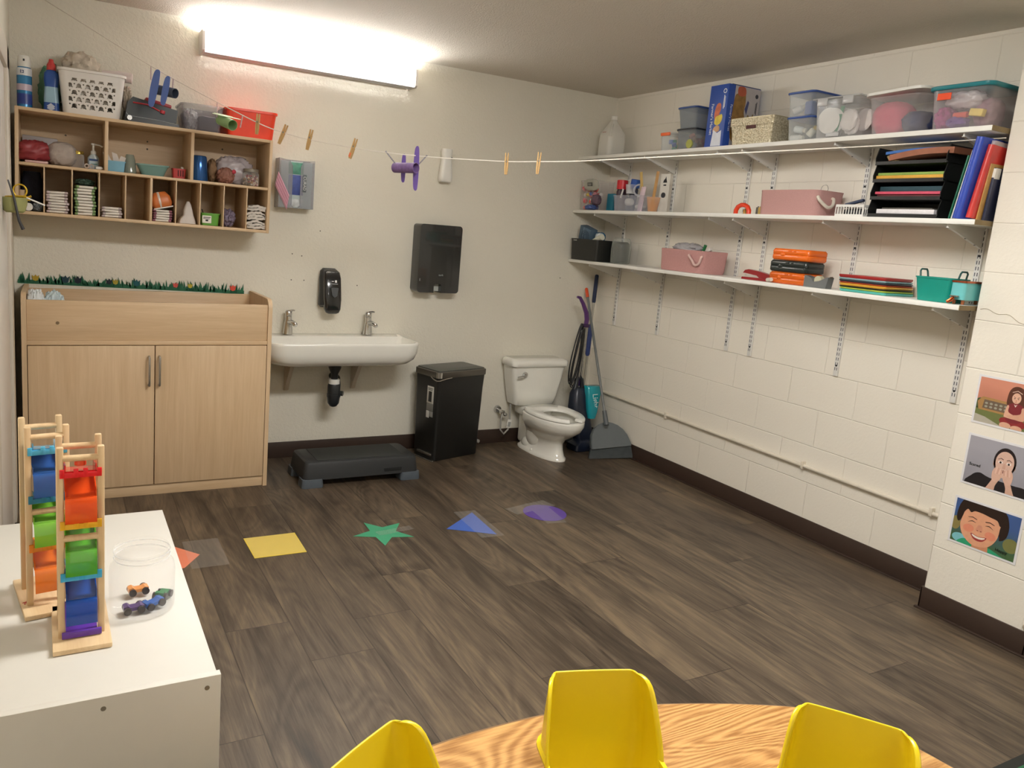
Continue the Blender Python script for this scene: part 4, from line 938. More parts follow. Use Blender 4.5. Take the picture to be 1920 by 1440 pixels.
# ================================================================== TOY SHELF, JAR, RAMPS
t = thing('toy_shelf', 'white low shelf unit against the left wall holding the ramp toys', 'shelf unit', (0, 0, 0))
tx0, tx1, ty0, ty1, tz = XL+.025, -3.382, -3.416, -2.556, .70
G().box(tx0, tx1-.004, ty0+.017, ty1, tz-.018, tz, r=.001).build('top_panel', toywhite, t)
G().box(tx0, tx1, ty0, ty0+.016, 0, tz+.006, r=.001).build('side_panel', toywhite, t)
G().box(tx0, tx1, ty1-.016, ty1, 0, tz-.018, r=.001).build('side_panel', toywhite, t)
G().box(tx0, tx0+.012, ty0+.016, ty1-.016, .03, tz-.018, r=.001).build('back_panel', shelfwhite, t)
for zz in (.04, .36): G().box(tx0+.012, tx1-.01, ty0+.016, ty1-.016, zz, zz+.016, r=.001).build('shelf', shelfwhite, t)
for xx in (-3.406, -3.575, -3.75):
    g = G(); g.cyl((xx, ty0-.0004, .684), (xx, ty0+.002, .684), .0045, .0045, 12); g.build('cam_screw', mat('#8a8479', .4, .4), t)
def ramp(loc, rz, label, cols, mark=None):
    t = thing('ramp_toy', label, 'toy', loc, (0, 0, rz)); hw, Ht = .034, .383
    # footprint: x across the track, y along it (base is long)
    G().box(-.050, .050, -.092, .092, 0, .010, r=.002).build('base', beechX, t)
    for sx_ in (-1, 1):
        for yy in (-.040, .040):
            g = G(); g.box(sx_*hw-.006, sx_*hw+.006, yy-.006, yy+.006, .008, Ht, r=.0025); g.build('post', beech, t)
    for zz, yy in ((Ht-.022, -.040), (Ht-.022, .040), (.206, -.040), (.206, .040)):
        g = G(); g.cyl((-hw+.004, yy, zz), (hw-.004, yy, zz), .0062, .0062, 12); g.build('rung', beechX, t)
    zs = [(.338, .318), (.308, .288), (.238, .220), (.206, .184), (.136, .118), (.104, .086)]
    for k, ((z0_, z1_), c_) in enumerate(zip(zs, cols)):
        s_ = 1 if k % 2 == 0 else -1       # which way this ramp falls
        tm = clear(c_, .92, .74, .08, 'tinted_plastic'); hy = .046
        g = G(); dp = .046 if k % 2 else .016
        w_ = hw-.0075
        for a, b in (((-w_, w_), 0),):
            g.loft([[(x, s_*y, z) for y, z in ((-hy, z0_), (hy, z1_), (hy, z1_-.002), (-hy, z0_-.002))] for x in (-w_, w_)])
        for x in (-w_, w_-.002):
            g.loft([[(xx, s_*y, z) for y, z in ((-hy, z0_-.002), (-hy, z0_+.012), (hy, z1_+.012), (hy, z1_-.002))] for xx in (x, x+.002)])
        # curved catch panel at the low end
        arc = [(s_*(hy+.012*math.sin(a)), z1_-dp*(1-math.cos(a))-.001) for a in [PI/2*i/6 for i in range(7)]]
        g.loft([[(x, y, z) for y, z in arc]+[(x, y+s_*.0015, z) for y, z in arc[::-1]] for x in (-w_, w_)])
        rp = g.build('track', tm, t, sharp=40)
        g = G(); yb = -s_*hy
        g.box(-hw, hw, yb-.003, yb+.002, z0_-.012, z0_-.002, r=.0005)
        for x in (-hw+.003, -.008, .008, hw-.003): g.box(x-.004, x+.004, yb-.0035, yb+.0025, z0_-.012, z0_+.004, r=.0005)
        g.build('track_hook', mat(c_, .25), rp)
    if mark:
        text(mark, .018, mat('#b5262a', .6), t, (-.040, -.03, .0103), (0, 0, R(-70)))
    return t
r1 = ramp((-3.603, -3.158, tz+.001), R(1), 'tall wooden ramp toy with red to purple tracks, nearest the glass jar', ['#e2202a', '#f2581e', '#e8b32a', '#59b030', '#3fa9d8', '#1e4fa6'])
g = G(); g.loft([[(x, y, z) for y, z in ((-.05, .014), (.044, .040), (.044, .038), (-.05, .012))] for x in (-.027, .027)])
g.box(-.034, .034, -.056, -.050, .012, .024, r=.001); g.build('track', clear('#6a3fb0', .95, .8, .1), r1)
g = G(); g.cyl((0, 0, 0), (0, 0, .012), .010, .010, 16); g.build('red_peg', mat('#ee5a35', .3), r1, (0, -.03, .345))
r2 = ramp((-3.665, -3.00, tz+.001), R(9), 'tall wooden ramp toy with blue and orange tracks, farther from the jar', ['#55b4dc', '#2f5fa8', '#2f7fa0', '#7fc23c', '#ee8a22', '#f07c1e'], 'Ic')
# jar with four little cars
jt = thing('plastic_jar', 'large clear wide-mouth plastic jar holding toy cars', 'jar', (-3.487, -3.105, tz))
g = G(); g.lathe([(.01, .002), (.058, .001), (.0635, .007), (.064, .015), (.0642, .085), (.062, .098), (.0545, .108), (.0535, .112), (.0535, .130), (.055, .131), (.055, .134), (.0525, .135)], n=48, cap0=True, cap1=False)
g.build('jar_body', clear('#f6f6f6', .34, .025, .04, 'clear_jar_plastic'), jt, sharp=60)
for zz in (.116, .127):
    g = G(); g.tube([(.0542*math.cos(2*PI*i/48), .0542*math.sin(2*PI*i/48), zz) for i in range(49)], .0012, 6, False); g.build('screw_thread', clear('#f2f2f2', .7, .2, .05), jt)
def toycar(loc, rot, col, label):
    t = thing('toy_car', label, 'toy car', loc, rot)
    g = G(); g.prism([(-.020, .006), (.020, .006), (.020, .014), (.012, .016), (.007, .013), (-.007, .013), (-.012, .018), (-.020, .016)], -.009, .009, 'y'); g.build('car_body', mat(col, .35), t)
    for sx_ in (-.013, .013):
        for sy_ in (-1, 1):
            g = G(); g.cyl((sx_, sy_*.0095, .0075), (sx_, sy_*.0145, .0075), .0075, .0075, 16); g.build('wheel', mat('#2b2326', .4), t)
zc = tz+.0045
toycar((-3.490, -3.050, zc+.001), (0, 0, R(8)), '#e79a55', 'orange wooden toy car, farthest back in the jar')
toycar((-3.505, -3.128, zc), (0, 0, R(5)), '#4b2f70', 'dark purple wooden toy car at the front of the jar')
toycar((-3.466, -3.120, zc+.001), (0, R(-4), R(28)), '#2f5fb0', 'blue wooden toy car between the purple and green cars')
toycar((-3.445, -3.088, zc+.001), (0, R(10), R(60)), '#2f7a4a', 'green wooden toy car against the right side of the jar')

# ================================================================== TODDLER TABLE WITH BUCKET SEATS
TZ = .50
def catmull(P, n=6):
    out = []
    for i in range(len(P)):
        p0, p1, p2, p3 = (Vector(P[(i+k-1) % len(P)]) for k in range(4))
        for j in range(n):
            t_ = j/n; out.append(tuple(.5*((2*p1)+(-p0+p2)*t_+(2*p0-5*p1+4*p2-p3)*t_*t_+(-p0+3*p1-3*p2+p3)*t_**3)))
    return out
outline = catmull([(-3.50, -3.95), (-3.36, -3.68), (-3.20, -3.555), (-3.02, -3.493), (-2.74, -3.483), (-2.55, -3.515), (-2.357, -3.576), (-2.20, -3.642), (-2.10, -3.70), (-2.03, -3.79), (-1.99, -3.95), (-1.98, -4.25), (-2.05, -4.50), (-2.20, -4.62), (-2.40, -4.60), (-2.58, -4.45), (-2.80, -4.38), (-3.0, -4.42), (-3.2, -4.50), (-3.40, -4.42), (-3.50, -4.2)], 6)
seats = [((-2.655, -3.585), R(-17.5), 'middle one of the three yellow bucket seats set in the oak table'), ((-3.165, -3.625), R(30), 'yellow bucket seat at the left end of the oak table'), ((-2.265, -3.895), R(-52), 'yellow bucket seat at the right end of the oak table')]
def seat_hole(c, a):
    out = []
    for u, v_ in rrect(.236, .245, .05, 5, 0, -.100):
        out.append((c[0]+u*math.cos(a)-v_*math.sin(a), c[1]+u*math.sin(a)+v_*math.cos(a)))
    return out
t = thing('toddler_table', 'curved oak laminate table with yellow bucket seats in the foreground', 'table', (0, 0, 0))
bm = bmesh.new(); loops = [outline]+[seat_hole(c, a) for c, a, _ in seats]; ed = []
for lp in loops:
    vs = [bm.verts.new((p[0], p[1], TZ)) for p in lp]
    ed += [bm.edges.new((vs[i], vs[(i+1) % len(vs)])) for i in range(len(vs))]
bmesh.ops.triangle_fill(bm, edges=ed, use_beauty=True)
# drop any triangle that lies inside a seat opening
def inside(pt, poly):
    r_ = False
    for i in range(len(poly)):
        (x1_, y1_), (x2_, y2_) = poly[i], poly[i-1]
        if (y1_ > pt[1]) != (y2_ > pt[1]) and pt[0] < (x2_-x1_)*(pt[1]-y1_)/(y2_-y1_)+x1_: r_ = not r_
    return r_
kill = [f for f in bm.faces if any(inside(f.calc_center_median().xy, lp) for lp in loops[1:])]
bmesh.ops.delete(bm, geom=kill, context='FACES_ONLY')
for f in bm.faces:
    if f.normal.z < 0: f.normal_flip()
rr_ = bmesh.ops.extrude_face_region(bm, geom=bm.faces[:])
bmesh.ops.translate(bm, vec=(0, 0, -.028), verts=[v for v in rr_['geom'] if isinstance(v, bmesh.types.BMVert)])
g = G(); g.bm.free(); g.bm = bm; g.build('tabletop', oak_top(), t, smooth=False)
g = G(); rim = [(p[0], p[1]) for p in outline]+[outline[0]]
g.tube([(x, y, TZ-.014) for x, y in rim], .0135, 8, False); g.build('edge_band', mat('#8a6b49', .4), t)
for x, y in ((-3.30, -4.20), (-2.95, -3.66), (-2.42, -3.76), (-2.15, -4.35)):
    g = G(); g.cyl((x, y, 0), (x, y, TZ-.028), .018, .018, 16); g.build('leg', steel, t)
ym = mat('#e9d01c', .3, vary=.01, spec=.5, name='yellow_plastic'); ym2 = ym
def bucket(c, a, label):
    t = thing('bucket_seat', label, 'seat', (c[0], c[1], TZ), (0, 0, a))
    # spine stations: y (negative = toward the sitter's front), z, half width, wing depth
    st = [(-.205, -.075, .100, .02), (-.195, -.125, .100, .05), (-.16, -.150, .100, .085), (-.10, -.158, .098, .115), (-.055, -.155, .097, .125), (-.025, -.135, .097, .115), (-.008, -.09, .103, .105), (.000, -.04, .110, .100), (.006, .0, .114, .092), (.013, .05, .110, .076), (.020, .10, .105, .060), (.024, .125, .101, .046), (.026, .135, .094, .028), (.026, .1385, .085, .014)]
    rows = []
    for i, (y, z, hw, wd) in enumerate(st):
        a_, b_ = st[max(i-1, 0)], st[min(i+1, len(st)-1)]
        ty_, tz_ = b_[0]-a_[0], b_[1]-a_[1]; ln = math.hypot(ty_, tz_) or 1; ny, nz = -tz_/ln, ty_/ln   # points into the bucket
        if ny*-1 < 0 and i > 5: ny, nz = -abs(ny), nz
        rc = min(.03, wd*.6); pr = [(-hw-.012, wd+.001), (-hw-.002, wd), (-hw, rc)]
        for k in range(1, 5): q = PI/2*k/5; pr.append((-hw+rc*(1-math.cos(q)), rc*(1-math.sin(q))))
        pr.append((-hw+rc, 0)); pr += [(-hw*.3, -.002), (hw*.3, -.002)]
        pr += [(-u, w_) for u, w_ in pr[:-2][::-1]]
        rows.append([(u, y+ny*w_, z+nz*w_) for u, w_ in pr])
    g = G(); vs = [[g.v(p) for p in r_] for r_ in rows]
    for r0_, r1_ in zip(vs, vs[1:]):
        for k in range(len(r0_)-1): g.f([r0_[k], r0_[k+1], r1_[k+1], r1_[k]])
    o = g.build('seat_shell', ym, t, sharp=80)
    so_ = o.modifiers.new('thick', 'SOLIDIFY'); so_.thickness = .005; so_.offset = 0
    sb_ = o.modifiers.new('soft', 'SUBSURF'); sb_.levels = sb_.render_levels = 1
    g = G(); P_ = [(u, v_, .004) for u, v_ in rrect(.248, .256, .055, 5, 0, -.100)]; Q_ = [(u, v_, .004) for u, v_ in rrect(.230, .238, .05, 5, 0, -.100)]
    P0 = [(u, v_, -.0) for u, v_, _ in P_]; Q0 = [(u, v_, -.03) for u, v_, _ in Q_]
    g.loft([P0, P_, Q_, Q0], False, False); g.build('seat_flange', ym2, t)
    return t
for c, a, lb in seats: bucket(c, a, lb)
# ================================================================== WALL SHELVING
RY = [-.238, -.705, -1.335, -1.520, -2.105, -2.719]
ZT, ZM, ZB = 2.106, 1.731, 1.376
railm = mat('#e6e4e0', .35, vary=.01); slotm = mat('#44444a', .6, vary=0)
g = G(); g.box(-.013, -.001, -.0125, .0125, 0, 1.175, r=.0015)
g.mi = 1
zz = .03
while zz < 1.15:
    for s_ in (-1, 1): g.box(-.0136, -.0128, s_*.0055-.0016, s_*.0055+.0016, zz, zz+.016)
    zz += .0262
g.mi = 2
for zz in (.055, .36, .67, .98): g.cyl((-.0128, 0, zz), (-.0142, 0, zz), .0055, .005, 10)
rail0 = None
rl = ['shelf standard nearest the room corner', 'second shelf standard from the room corner', 'third shelf standard from the room corner, left of a close pair', 'fourth shelf standard, right one of the close pair', 'fifth shelf standard, left of the black paper tray', 'shelf standard nearest the pilaster']
for i, y in enumerate(RY):
    if rail0 is None:
        t = thing('shelf_rail', None, 'shelf rail', (0, y, .918)); rail0 = t
        g.build('slotted_rail', [railm, slotm, ink], t)
        for z_ in (ZT-.022, ZM-.022, ZB-.022):
            z_ -= .918; b = G(); b.prism([(-.012, z_), (-.285, z_), (-.285, z_-.012), (-.235, z_-.022), (-.012, z_-.088)], -.0035, .0035, 'x') if False else b.loft([[(x, yy, z) for x, z in [(-.012, z_), (-.285, z_), (-.285, z_-.012), (-.235, z_-.024), (-.012, z_-.090)]] for yy in (-.0035, .0035)])
            b.loft([[(x, yy, z) for x, z in [(-.285, z_-.012), (-.235, z_-.024), (-.012, z_-.090), (-.012, z_-.092), (-.235, z_-.026), (-.286, z_-.014)]] for yy in (-.007, .007)])
            b.mi = 1
            for k in (.40, .75): b.cyl((-.235+.223*k, -.002, z_-.0245-.066*k), (-.235+.223*k, -.002, z_-.0275-.066*k), .004, .004, 8)
            b.build('bracket', [railm, slotm], t)
    else: t = dup(rail0, (0, y, .918))
    t['label'] = 'white slotted '+rl[i]; t['group'] = 'slotted shelf rails on the block wall'
for z_, lb in ((ZT, 'top white wall shelf, loaded with storage bins'), (ZM, 'middle white wall shelf under the paper tray and pink bin'), (ZB, 'lowest white wall shelf, holding the orange cases and teal tub')):
    t = thing('wall_shelf', lb, 'shelf', (0, 0, z_), (R(0), 0, 0))
    G().box(-.306, -.014, -2.838, -.004, -.0215, 0, r=.0015).build('shelf_board', shelfwhite, t)
    G().box(-.305, -.016, -2.8405, -2.8375, -.021, -.0005).build('raw_board_end', mat('#8d7a58', .8, vary=.1), t)

def lidbin(name, label, y0, y1, x0, x1, z, h, m, lidm=None, taper=.9, lidh=.012, over=.006, r=.02, tilt=0):
    cy_, cx_, w_, d_ = (y0+y1)/2, (x0+x1)/2, abs(x1-x0), abs(y1-y0)
    t = thing(name, label, 'bin', (cx_, cy_, z+.001))
    g = G(); g.tub(w_-2*over, d_-2*over, h-.006, r=r, taper=taper, t=.002, lip=.004, liph=.008); g.build('bin_body', m, t, sharp=50)
    if lidm:
        g = G(); g.rings(lambda i: rrect(w_-(.004 if i in (0,) else .012 if i == 3 else 0), d_-(.004 if i in (0,) else .012 if i == 3 else 0), r+.004), [h-lidh, h-lidh+.003, h-.003, h]); g.build('bin_lid', lidm, t, sharp=50)
    return t
def item(name, g, m, loc, label, cat, rot=None, sharp=35, group=None, smooth=True):
    return tag(g.build(name, m, None, loc, rot=rot, sharp=sharp, smooth=smooth), label, cat, group)
# ---- top shelf
z = ZT
t = thing('water_jug', 'translucent white plastic gallon jug at the corner end of the top shelf', 'jug', (-.15, -.175, z+.001))
g = G(); g.loft([[(a, b, zz) for a, b in rrect(w_, w_, r_)] for w_, zz, r_ in ((.135, 0, .03), (.150, .01, .035), (.150, .13, .035), (.146, .165, .04), (.115, .20, .05), (.07, .235, .033), (.042, .255, .02), (.040, .262, .019))]); g.build('jug_body', clear('#efece4', .9, .72, .3), t, sharp=60)
g = G(); g.lathe([(.021, .262), (.022, .265), (.022, .285), (.018, .288)], n=20); g.build('jug_cap', white, t)
g = G(); g.tube([(-.035, -.03, .225), (-.06, -.055, .19), (-.066, -.060, .14)], .011, 8); g.build('jug_handle', clear('#efece4', .9, .6, .3), t)
G().box(-.0755, -.0745, -.02, .02, .168, .172).build('jug_mark', mat('#b07a70', .6), t)
t = lidbin('small_container', 'small clear container with orange latch at the left of the top shelf bins', -.82, -.945, -.285, -.12, z, .112, clr_box, clr_box)
G().cbox((-.0835, -.0, .100), (.006, .085, .020), .003).build('orange_latch', mat('#ef6a2e', .4), t)
bc = ['#2e9a78', '#3c66b8', '#e8dcc8', '#2f9f86', '#d9c2a0']
def blocks(pref, x0, x1, y0, y1, z0, n, s, cols, lb, cat, grp, seed, lay=.9):
    rnd = random.Random(seed); pr = {}
    for k in range(n):
        c_ = cols[k % len(cols)]; loc = (rnd.uniform(x0, x1), rnd.uniform(y0, y1), z0+s*.55+(k*lay/n)*s*2.2)
        rot = (rnd.uniform(0, 3), rnd.uniform(0, 3), rnd.uniform(0, 3))
        if c_ in pr: o = dup(pr[c_], loc, rot)
        else: o = pr[c_] = G().cbox((0, 0, 0), (s, s, s*.6), s*.15).build(pref, mat(c_, .4), None, loc, rot=rot)
        tag(o, lb, cat, grp)
blocks('toy_block', -.255, -.15, -.92, -.845, z+.004, 12, .026, ['#2e9a78', '#3c66b8', '#2f9f86', '#d9c2a0'], 'green, blue or tan toy piece in the small orange latched container', 'toy block', 'toy pieces in the orange latched container', 5)
lidbin('food_container', 'clear container with black lid and wooden toys, under the blue lidded one', -.965, -1.135, -.285, -.04, z, .125, clear('#aab0b4', .6, .25, .15), mat('#2a2d33', .4))
blocks('wooden_toy', -.255, -.10, -1.10, -1.0, z+.004, 12, .034, ['#d09556', '#b8864f', '#c9a06a', '#cf7a5a'], 'orange or tan wooden toy in the black lidded container', 'wooden toy', 'wooden toys in the black lidded container', 6)
g = G(); g.tube([(0, 0, 0), (-.012, 0, 0)], .026, 20); item('toy_disc', g, mat('#a9ab4c', .5), (-.262, -1.085, z+.033), 'olive yellow round toy disc seen through the black lidded container', 'toy disc')
lidbin('food_container', 'empty smoky container with blue lid, stacked on the black lidded one', -.955, -1.125, -.285, -.04, z+.127, .125, clear('#9aa3ab', .7, .4, .15), mat('#2d4a86', .4), taper=.86)
# puppet box
t = thing('toy_carton', 'tall blue cardboard toy box standing on the top shelf', 'box', (-.165, -1.30, z+.001), (0, 0, 0))
G().box(-.125, .125, -.07, .07, 0, .343, r=.002).build('carton', mat('#2a4ea3', .45, vary=.03), t)
G().box(-.10, .12, -.0705, .0, .3425, .345).build('open_flap', mat('#17202e', .7), t)
def on_front(o): o.location.x = -.1257; return o
yf = mat('#e9c63b', .5, vary=.2, scale=40); rd = mat('#c9663d', .5, vary=.25, scale=40); wf = mat('#dfe3f2', .5, vary=.1); tn = mat('#c79a72', .5, vary=.2)
def fp(poly, m, k=0, nm='printed_picture', par=None): return G().loft([[(x, -u, v_) for u, v_ in poly] for x in (-.1252-.0003*k, -.1256-.0003*k)]).build(nm, m, par or t, smooth=False)
fp(catmull([(-.005, .235), (.02, .24), (.028, .21), (.02, .18), (.02, .15), (-.01, .15), (-.018, .19)], 3), rd)
fp(catmull([(-.005, .165), (.015, .172), (.04, .178), (.045, .15), (.03, .125), (.005, .12), (-.012, .135)], 3), yf, 1)
fp(catmull([(-.012, .105), (.01, .118), (.03, .112), (.03, .085), (-.015, .082)], 3), tn)
fp([(-.022, .004), (.055, .004), (.05, .09), (.02, .075), (-.012, .095)], wf, 1)
text("Farmer's Market", .026, whiteink, t, (-.1262, .035, .155), (R(90), R(88), R(-90)))
fp(circ(.013, 18, .045, .305), whiteink, 1, 'printed_badge')
fp(circ(.009, 18, .045, .305), mat('#2a4ea3', .45, vary=.03), 2, 'printed_badge')
marks(t, whiteink, (-.1262, -.045, .245), [(0, 0, .005, .075), (.007, 0, .003, .06)], right=True)
# near side of that box: picture panel
def sp_(poly, m, k=0): return G().loft([[(x, y, z_) for x, z_ in poly] for y in (-.0702-.0003*k, -.0706-.0003*k)]).build('side_picture', m, t, smooth=False)
sp_([(-.075, .01), (.124, .01), (.124, .34), (-.075, .34)], mat('#b3aeb0', .5, vary=.06))
sp_(catmull([(-.075, .05), (-.075, .26), (-.05, .30), (.0, .32), (.015, .26), (.01, .20), (.03, .14), (.02, .05)], 4), mat('#8e6a35', .5, vary=.35, scale=30), 1)
sp_(catmull([(-.055, .325), (-.04, .338), (.0, .335), (.01, .30), (-.02, .285), (-.05, .295)], 4), mat('#b2563a', .5, vary=.2), 2)
sp_(catmull([(.035, .10), (.04, .19), (.065, .175), (.085, .20), (.09, .10), (.07, .04)], 4), mat('#7f6a3c', .5, vary=.3, scale=30), 2)
sp_([(.012, .22), (.03, .27), (.042, .26), (.03, .19)], mat('#454a78', .5), 2)
sp_(circ(.012, 16, .097, .30), mat('#2b2f3c', .5), 2)
marks(t, ink, (.103, -.0712, .235), [(0, 0, .004, .07), (-.007, 0, .003, .055)])
text("Farmer's Market", .022, mat('#c9cfe6', .5), t, (-.092, -.0712, .16), (R(90), R(90), 0))
# silver basket
def silver_mat():
    m, nt, b = newmat('hammered_silver_plastic'); tc = N(nt, 'ShaderNodeTexCoord'); v_ = N(nt, 'ShaderNodeTexVoronoi', i_Scale=110); L(nt, tc.outputs['Object'], v_.inputs['Vector'])
    cr = N(nt, 'ShaderNodeValToRGB'); cr.color_ramp.elements[0].color = lin('#efe7d0'); cr.color_ramp.elements[1].color = lin('#b9ad8f'); cr.color_ramp.elements[1].position = .7
    L(nt, v_.outputs['Distance'], cr.inputs['Fac']); L(nt, cr.outputs['Color'], b.inputs['Base Color']); b.inputs['Metallic'].default_value = .35; b.inputs['Roughness'].default_value = .35
    bp = N(nt, 'ShaderNodeBump', i_Strength=.8, i_Distance=.003); L(nt, v_.outputs['Distance'], bp.inputs['Height']); L(nt, bp.outputs['Normal'], b.inputs['Normal']); return m
t = thing('silver_basket', 'champagne silver lidded basket with hammered texture on the top shelf', 'basket', (-.165, -1.563, z+.001))
sm_ = silver_mat(); g = G(); g.tub(.25, .295, .138, r=.012, taper=.92, t=.004, lip=.005, liph=.038); g.build('basket_body', sm_, t)
g = G(); g.rings(lambda i: rrect(.258, .303, .014), [.136, .143]); g.build('basket_lid', mat('#b5a98a', .35, .3), t)
G().box(-.129, -.118, -.035, .03, .082, .102, r=.002).build('handle_slot', mat('#5d3a38', .8), t)
# blue lidded pair
lidbin('food_container', 'clear container with blue lid and white bottles, under its blue lidded twin', -1.785, -1.955, -.285, -.02, z, .122, clr_box, mat('#2f4f96', .4))
lidbin('food_container', 'upper clear container with blue lid, stacked beside the wide clear bins', -1.770, -1.945, -.285, -.005, z+.124, .122, clr_box, mat('#2f4f96', .4))
wm = [mat(c_, .5) for c_ in ('#e9e7e0', '#dfe6e6', '#e5e1d0')]
for k, (x_, y_, zz, rr_, hh, a_, lb) in enumerate([(-.235, -1.83, z+.02, .017, .07, 90, 'white bottle lying at the bottom of the lower blue lidded container'), (-.235, -1.845, z+.062, .017, .055, 100, 'white bottle lying on another in the lower blue lidded container'), (-.215, -1.905, z+.05, .018, .05, 40, 'white bottle with yellow band in the lower blue lidded container'), (-.235, -1.82, z+.165, .018, .055, 60, 'white bottle inside the upper blue lidded container')]):
    t = thing('small_bottle', lb, 'bottle', (x_, y_, zz), (R(a_), 0, R(10*k)))
    g = G(); g.lathe([(rr_*.9, -hh/2), (rr_, -hh/2+.004), (rr_, hh/2-.014), (rr_*.6, hh/2-.006), (rr_*.6, hh/2)], n=16); g.build('bottle_body', wm[k % 3], t)
    G().lathe([(rr_*.7, hh/2-.008), (rr_*.7, hh/2+.008)], n=14).build('bottle_cap', mat('#d8d4c6' if k != 2 else '#d9b63a', .5), t)
item('blue_case', G().cbox((0, 0, 0), (.10, .045, .07), .01), mat('#3a5ba0', .5), (-.21, -1.895, z+.165), 'blue case inside the upper blue lidded container', 'case')
# clear bin with white things
t = lidbin('storage_tote', 'wide clear latching bin full of white plates and packets', -1.968, -2.222, -.312, -.03, z, .185, clear('#e6e6e6', .5, .10, .10), None, taper=.9)
G().cbox((0, 0, .186), (.29, .262, .008), .003).build('bin_lid', clear('#dcdcdc', .7, .45, .15), t)
for y_ in (-.07, .07): G().cbox((-.146, y_, .168), (.008, .055, .036), .003).build('clear_latch', clear('#e0e0e0', .8, .5, .1), t)
G().cbox((-.132, 0, .012), (.006, .07, .018), .006).build('lower_latch', clear('#e0e0e0', .8, .5, .1), t)
for k, (y_, rx_) in enumerate(((-2.035, 8), (-2.05, 14))):
    g = G(); g.cyl((0, 0, 0), (-.006, 0, 0), .058, .062, 32); item('white_plate', g, mat('#e9e7e2', .5), (-.262+.014*k, y_, z+.088), ['white paper plate on edge at the front of the wide clear bin', 'white paper plate on edge behind the first one in the wide clear bin'][k], 'plate', rot=(0, R(-6), 0))
item('green_card', G().cbox((0, 0, 0), (.004, .02, .12), .001), mat('#4f9a72', .5), (-.255, -2.085, z+.095), 'green strip standing between the plates and packets', 'card', rot=(R(12), 0, 0))
for k, (y_, zz, a_) in enumerate(((-2.13, z+.085, 14), (-2.15, z+.07, -8), (-2.175, z+.09, 20))):
    g = lump((0, 0, 0), (.012, .042, .05), 60+k, .15, flat=False); item('white_packet', g, mat('#ddd6d2', .4, vary=.08), (-.258+.022*k, y_, zz-.05), ['white plastic packet tilted at the front of the wide clear bin', 'white plastic packet in the middle of the wide clear bin', 'white plastic packet at the right of the wide clear bin'][k], 'packet', rot=(R(a_), 0, 0))
# clear bin with pink
t = lidbin('storage_tote', 'rounded clear bin of pink and navy fabric with tilted white lid', -2.235, -2.52, -.295, -.03, z, .172, clear('#e2dede', .5, .10, .10), None, taper=.86, r=.05)
g = G(); g.rings(lambda i: rrect(.30, .295, .05), [0, .012]); o = g.build('bin_lid', white, t, (0, -.003, .176), rot=(R(-2.5), 0, 0))
item('pink_fabric', lump((0, 0, 0), (.08, .085, .075), 71, .12, 2), mat('#c9566e', .8, vary=.08), (-.185, -2.325, z+.006), 'bright pink fabric filling the left of the rounded clear bin', 'fabric', sharp=70)
item('navy_fabric', lump((0, 0, 0), (.09, .06, .05), 72, .15, 2), mat('#343a5c', .8, vary=.1), (-.165, -2.445, z+.006), 'navy blue fabric filling the right of the rounded clear bin', 'fabric', sharp=70)
# teal lid bin
t = lidbin('storage_tote', 'large clear bin with teal lid beside the pilaster', -2.545, -2.815, -.312, -.02, z, .178, clear('#d8cfd2', .5, .10, .10), mat('#1c7c86', .4), taper=.9, lidh=.018, over=.010, r=.03)
G().cbox((-.139, .06, .132), (.003, .058, .028), .001).build('price_sticker', mat('#f0552c', .6), t)
item('magenta_yarn', lump((0, 0, 0), (.05, .032, .045), 75, .35, 4), mat('#a5407c', .8, vary=.3, scale=60), (-.235, -2.60, z+.008), 'magenta and purple yarn at the left of the teal lidded bin', 'yarn', sharp=70)
item('clear_bag', lump((0, 0, 0), (.07, .08, .04), 76, .3), clear('#e0d6d8', .5, .8, .2), (-.20, -2.66, z+.085), 'crinkled clear bag on top inside the teal lidded bin', 'bag', sharp=80)
item('mauve_cloth', lump((0, 0, 0), (.06, .05, .06), 77, .2), mat('#a5838c', .8, vary=.15), (-.17, -2.74, z+.008), 'dusty mauve cloth at the right of the teal lidded bin', 'cloth', sharp=80)
item('purple_cloth', lump((0, 0, 0), (.04, .04, .022), 78, .3), mat('#6a4590', .8, vary=.15), (-.245, -2.66, z+.008), 'purple bundle at the bottom of the teal lidded bin', 'cloth', sharp=80)
g = G(); g.mi = 0; g.cyl((0, .05, 0), (0, -.005, 0), .012, .012, 12); item('coral_stick', g, mat('#e0604c', .5), (-.262, -2.70, z+.058), 'coral coloured tube lying in the teal lidded bin', 'tube')
item('yellow_block', G().cbox((0, 0, 0), (.03, .055, .03), .004), mat('#e9cf6a', .5), (-.262, -2.745, z+.062), 'pale yellow block lying in the teal lidded bin', 'block', rot=(R(8), 0, 0))

# ---- middle shelf
z = ZM
t = lidbin('craft_jar', 'clear bin of colourful wrapped pieces at the corner end of the middle shelf', -.015, -.225, -.285, -.10, z, .215, clear('#e6dcdc', .4, .06, .1), None, taper=.94, r=.03)
rnd = random.Random(9); cols = ['#c4414a', '#d97a86', '#e9e4e0', '#3f5a9e', '#c9b04a', '#e2574a', '#f0e9e4']; pr = {}
for k in range(44):
    layer = k//11; c_ = cols[(k*5+layer) % 7]; y_ = -.05-.145*rnd.random(); x_ = -.255+.10*rnd.random(); zz = z+.024+layer*.043
    loc, rot = (x_ if k % 3 else -.262, y_, zz+rnd.uniform(-.006, .006)), (rnd.uniform(0, 3), rnd.uniform(0, 3), rnd.uniform(0, 3))
    if c_ in pr: o = dup(pr[c_], loc, rot)
    else: o = pr[c_] = G().ball((0, 0, 0), (.021, .017, .015), 10, 6, .12, k).build('wrapped_piece', mat(c_, .4, vary=.1), None, loc, rot=rot)
    tag(o, 'small red, white, blue or yellow wrapped piece in the corner craft bin', 'craft piece', 'wrapped pieces in the corner craft bin')
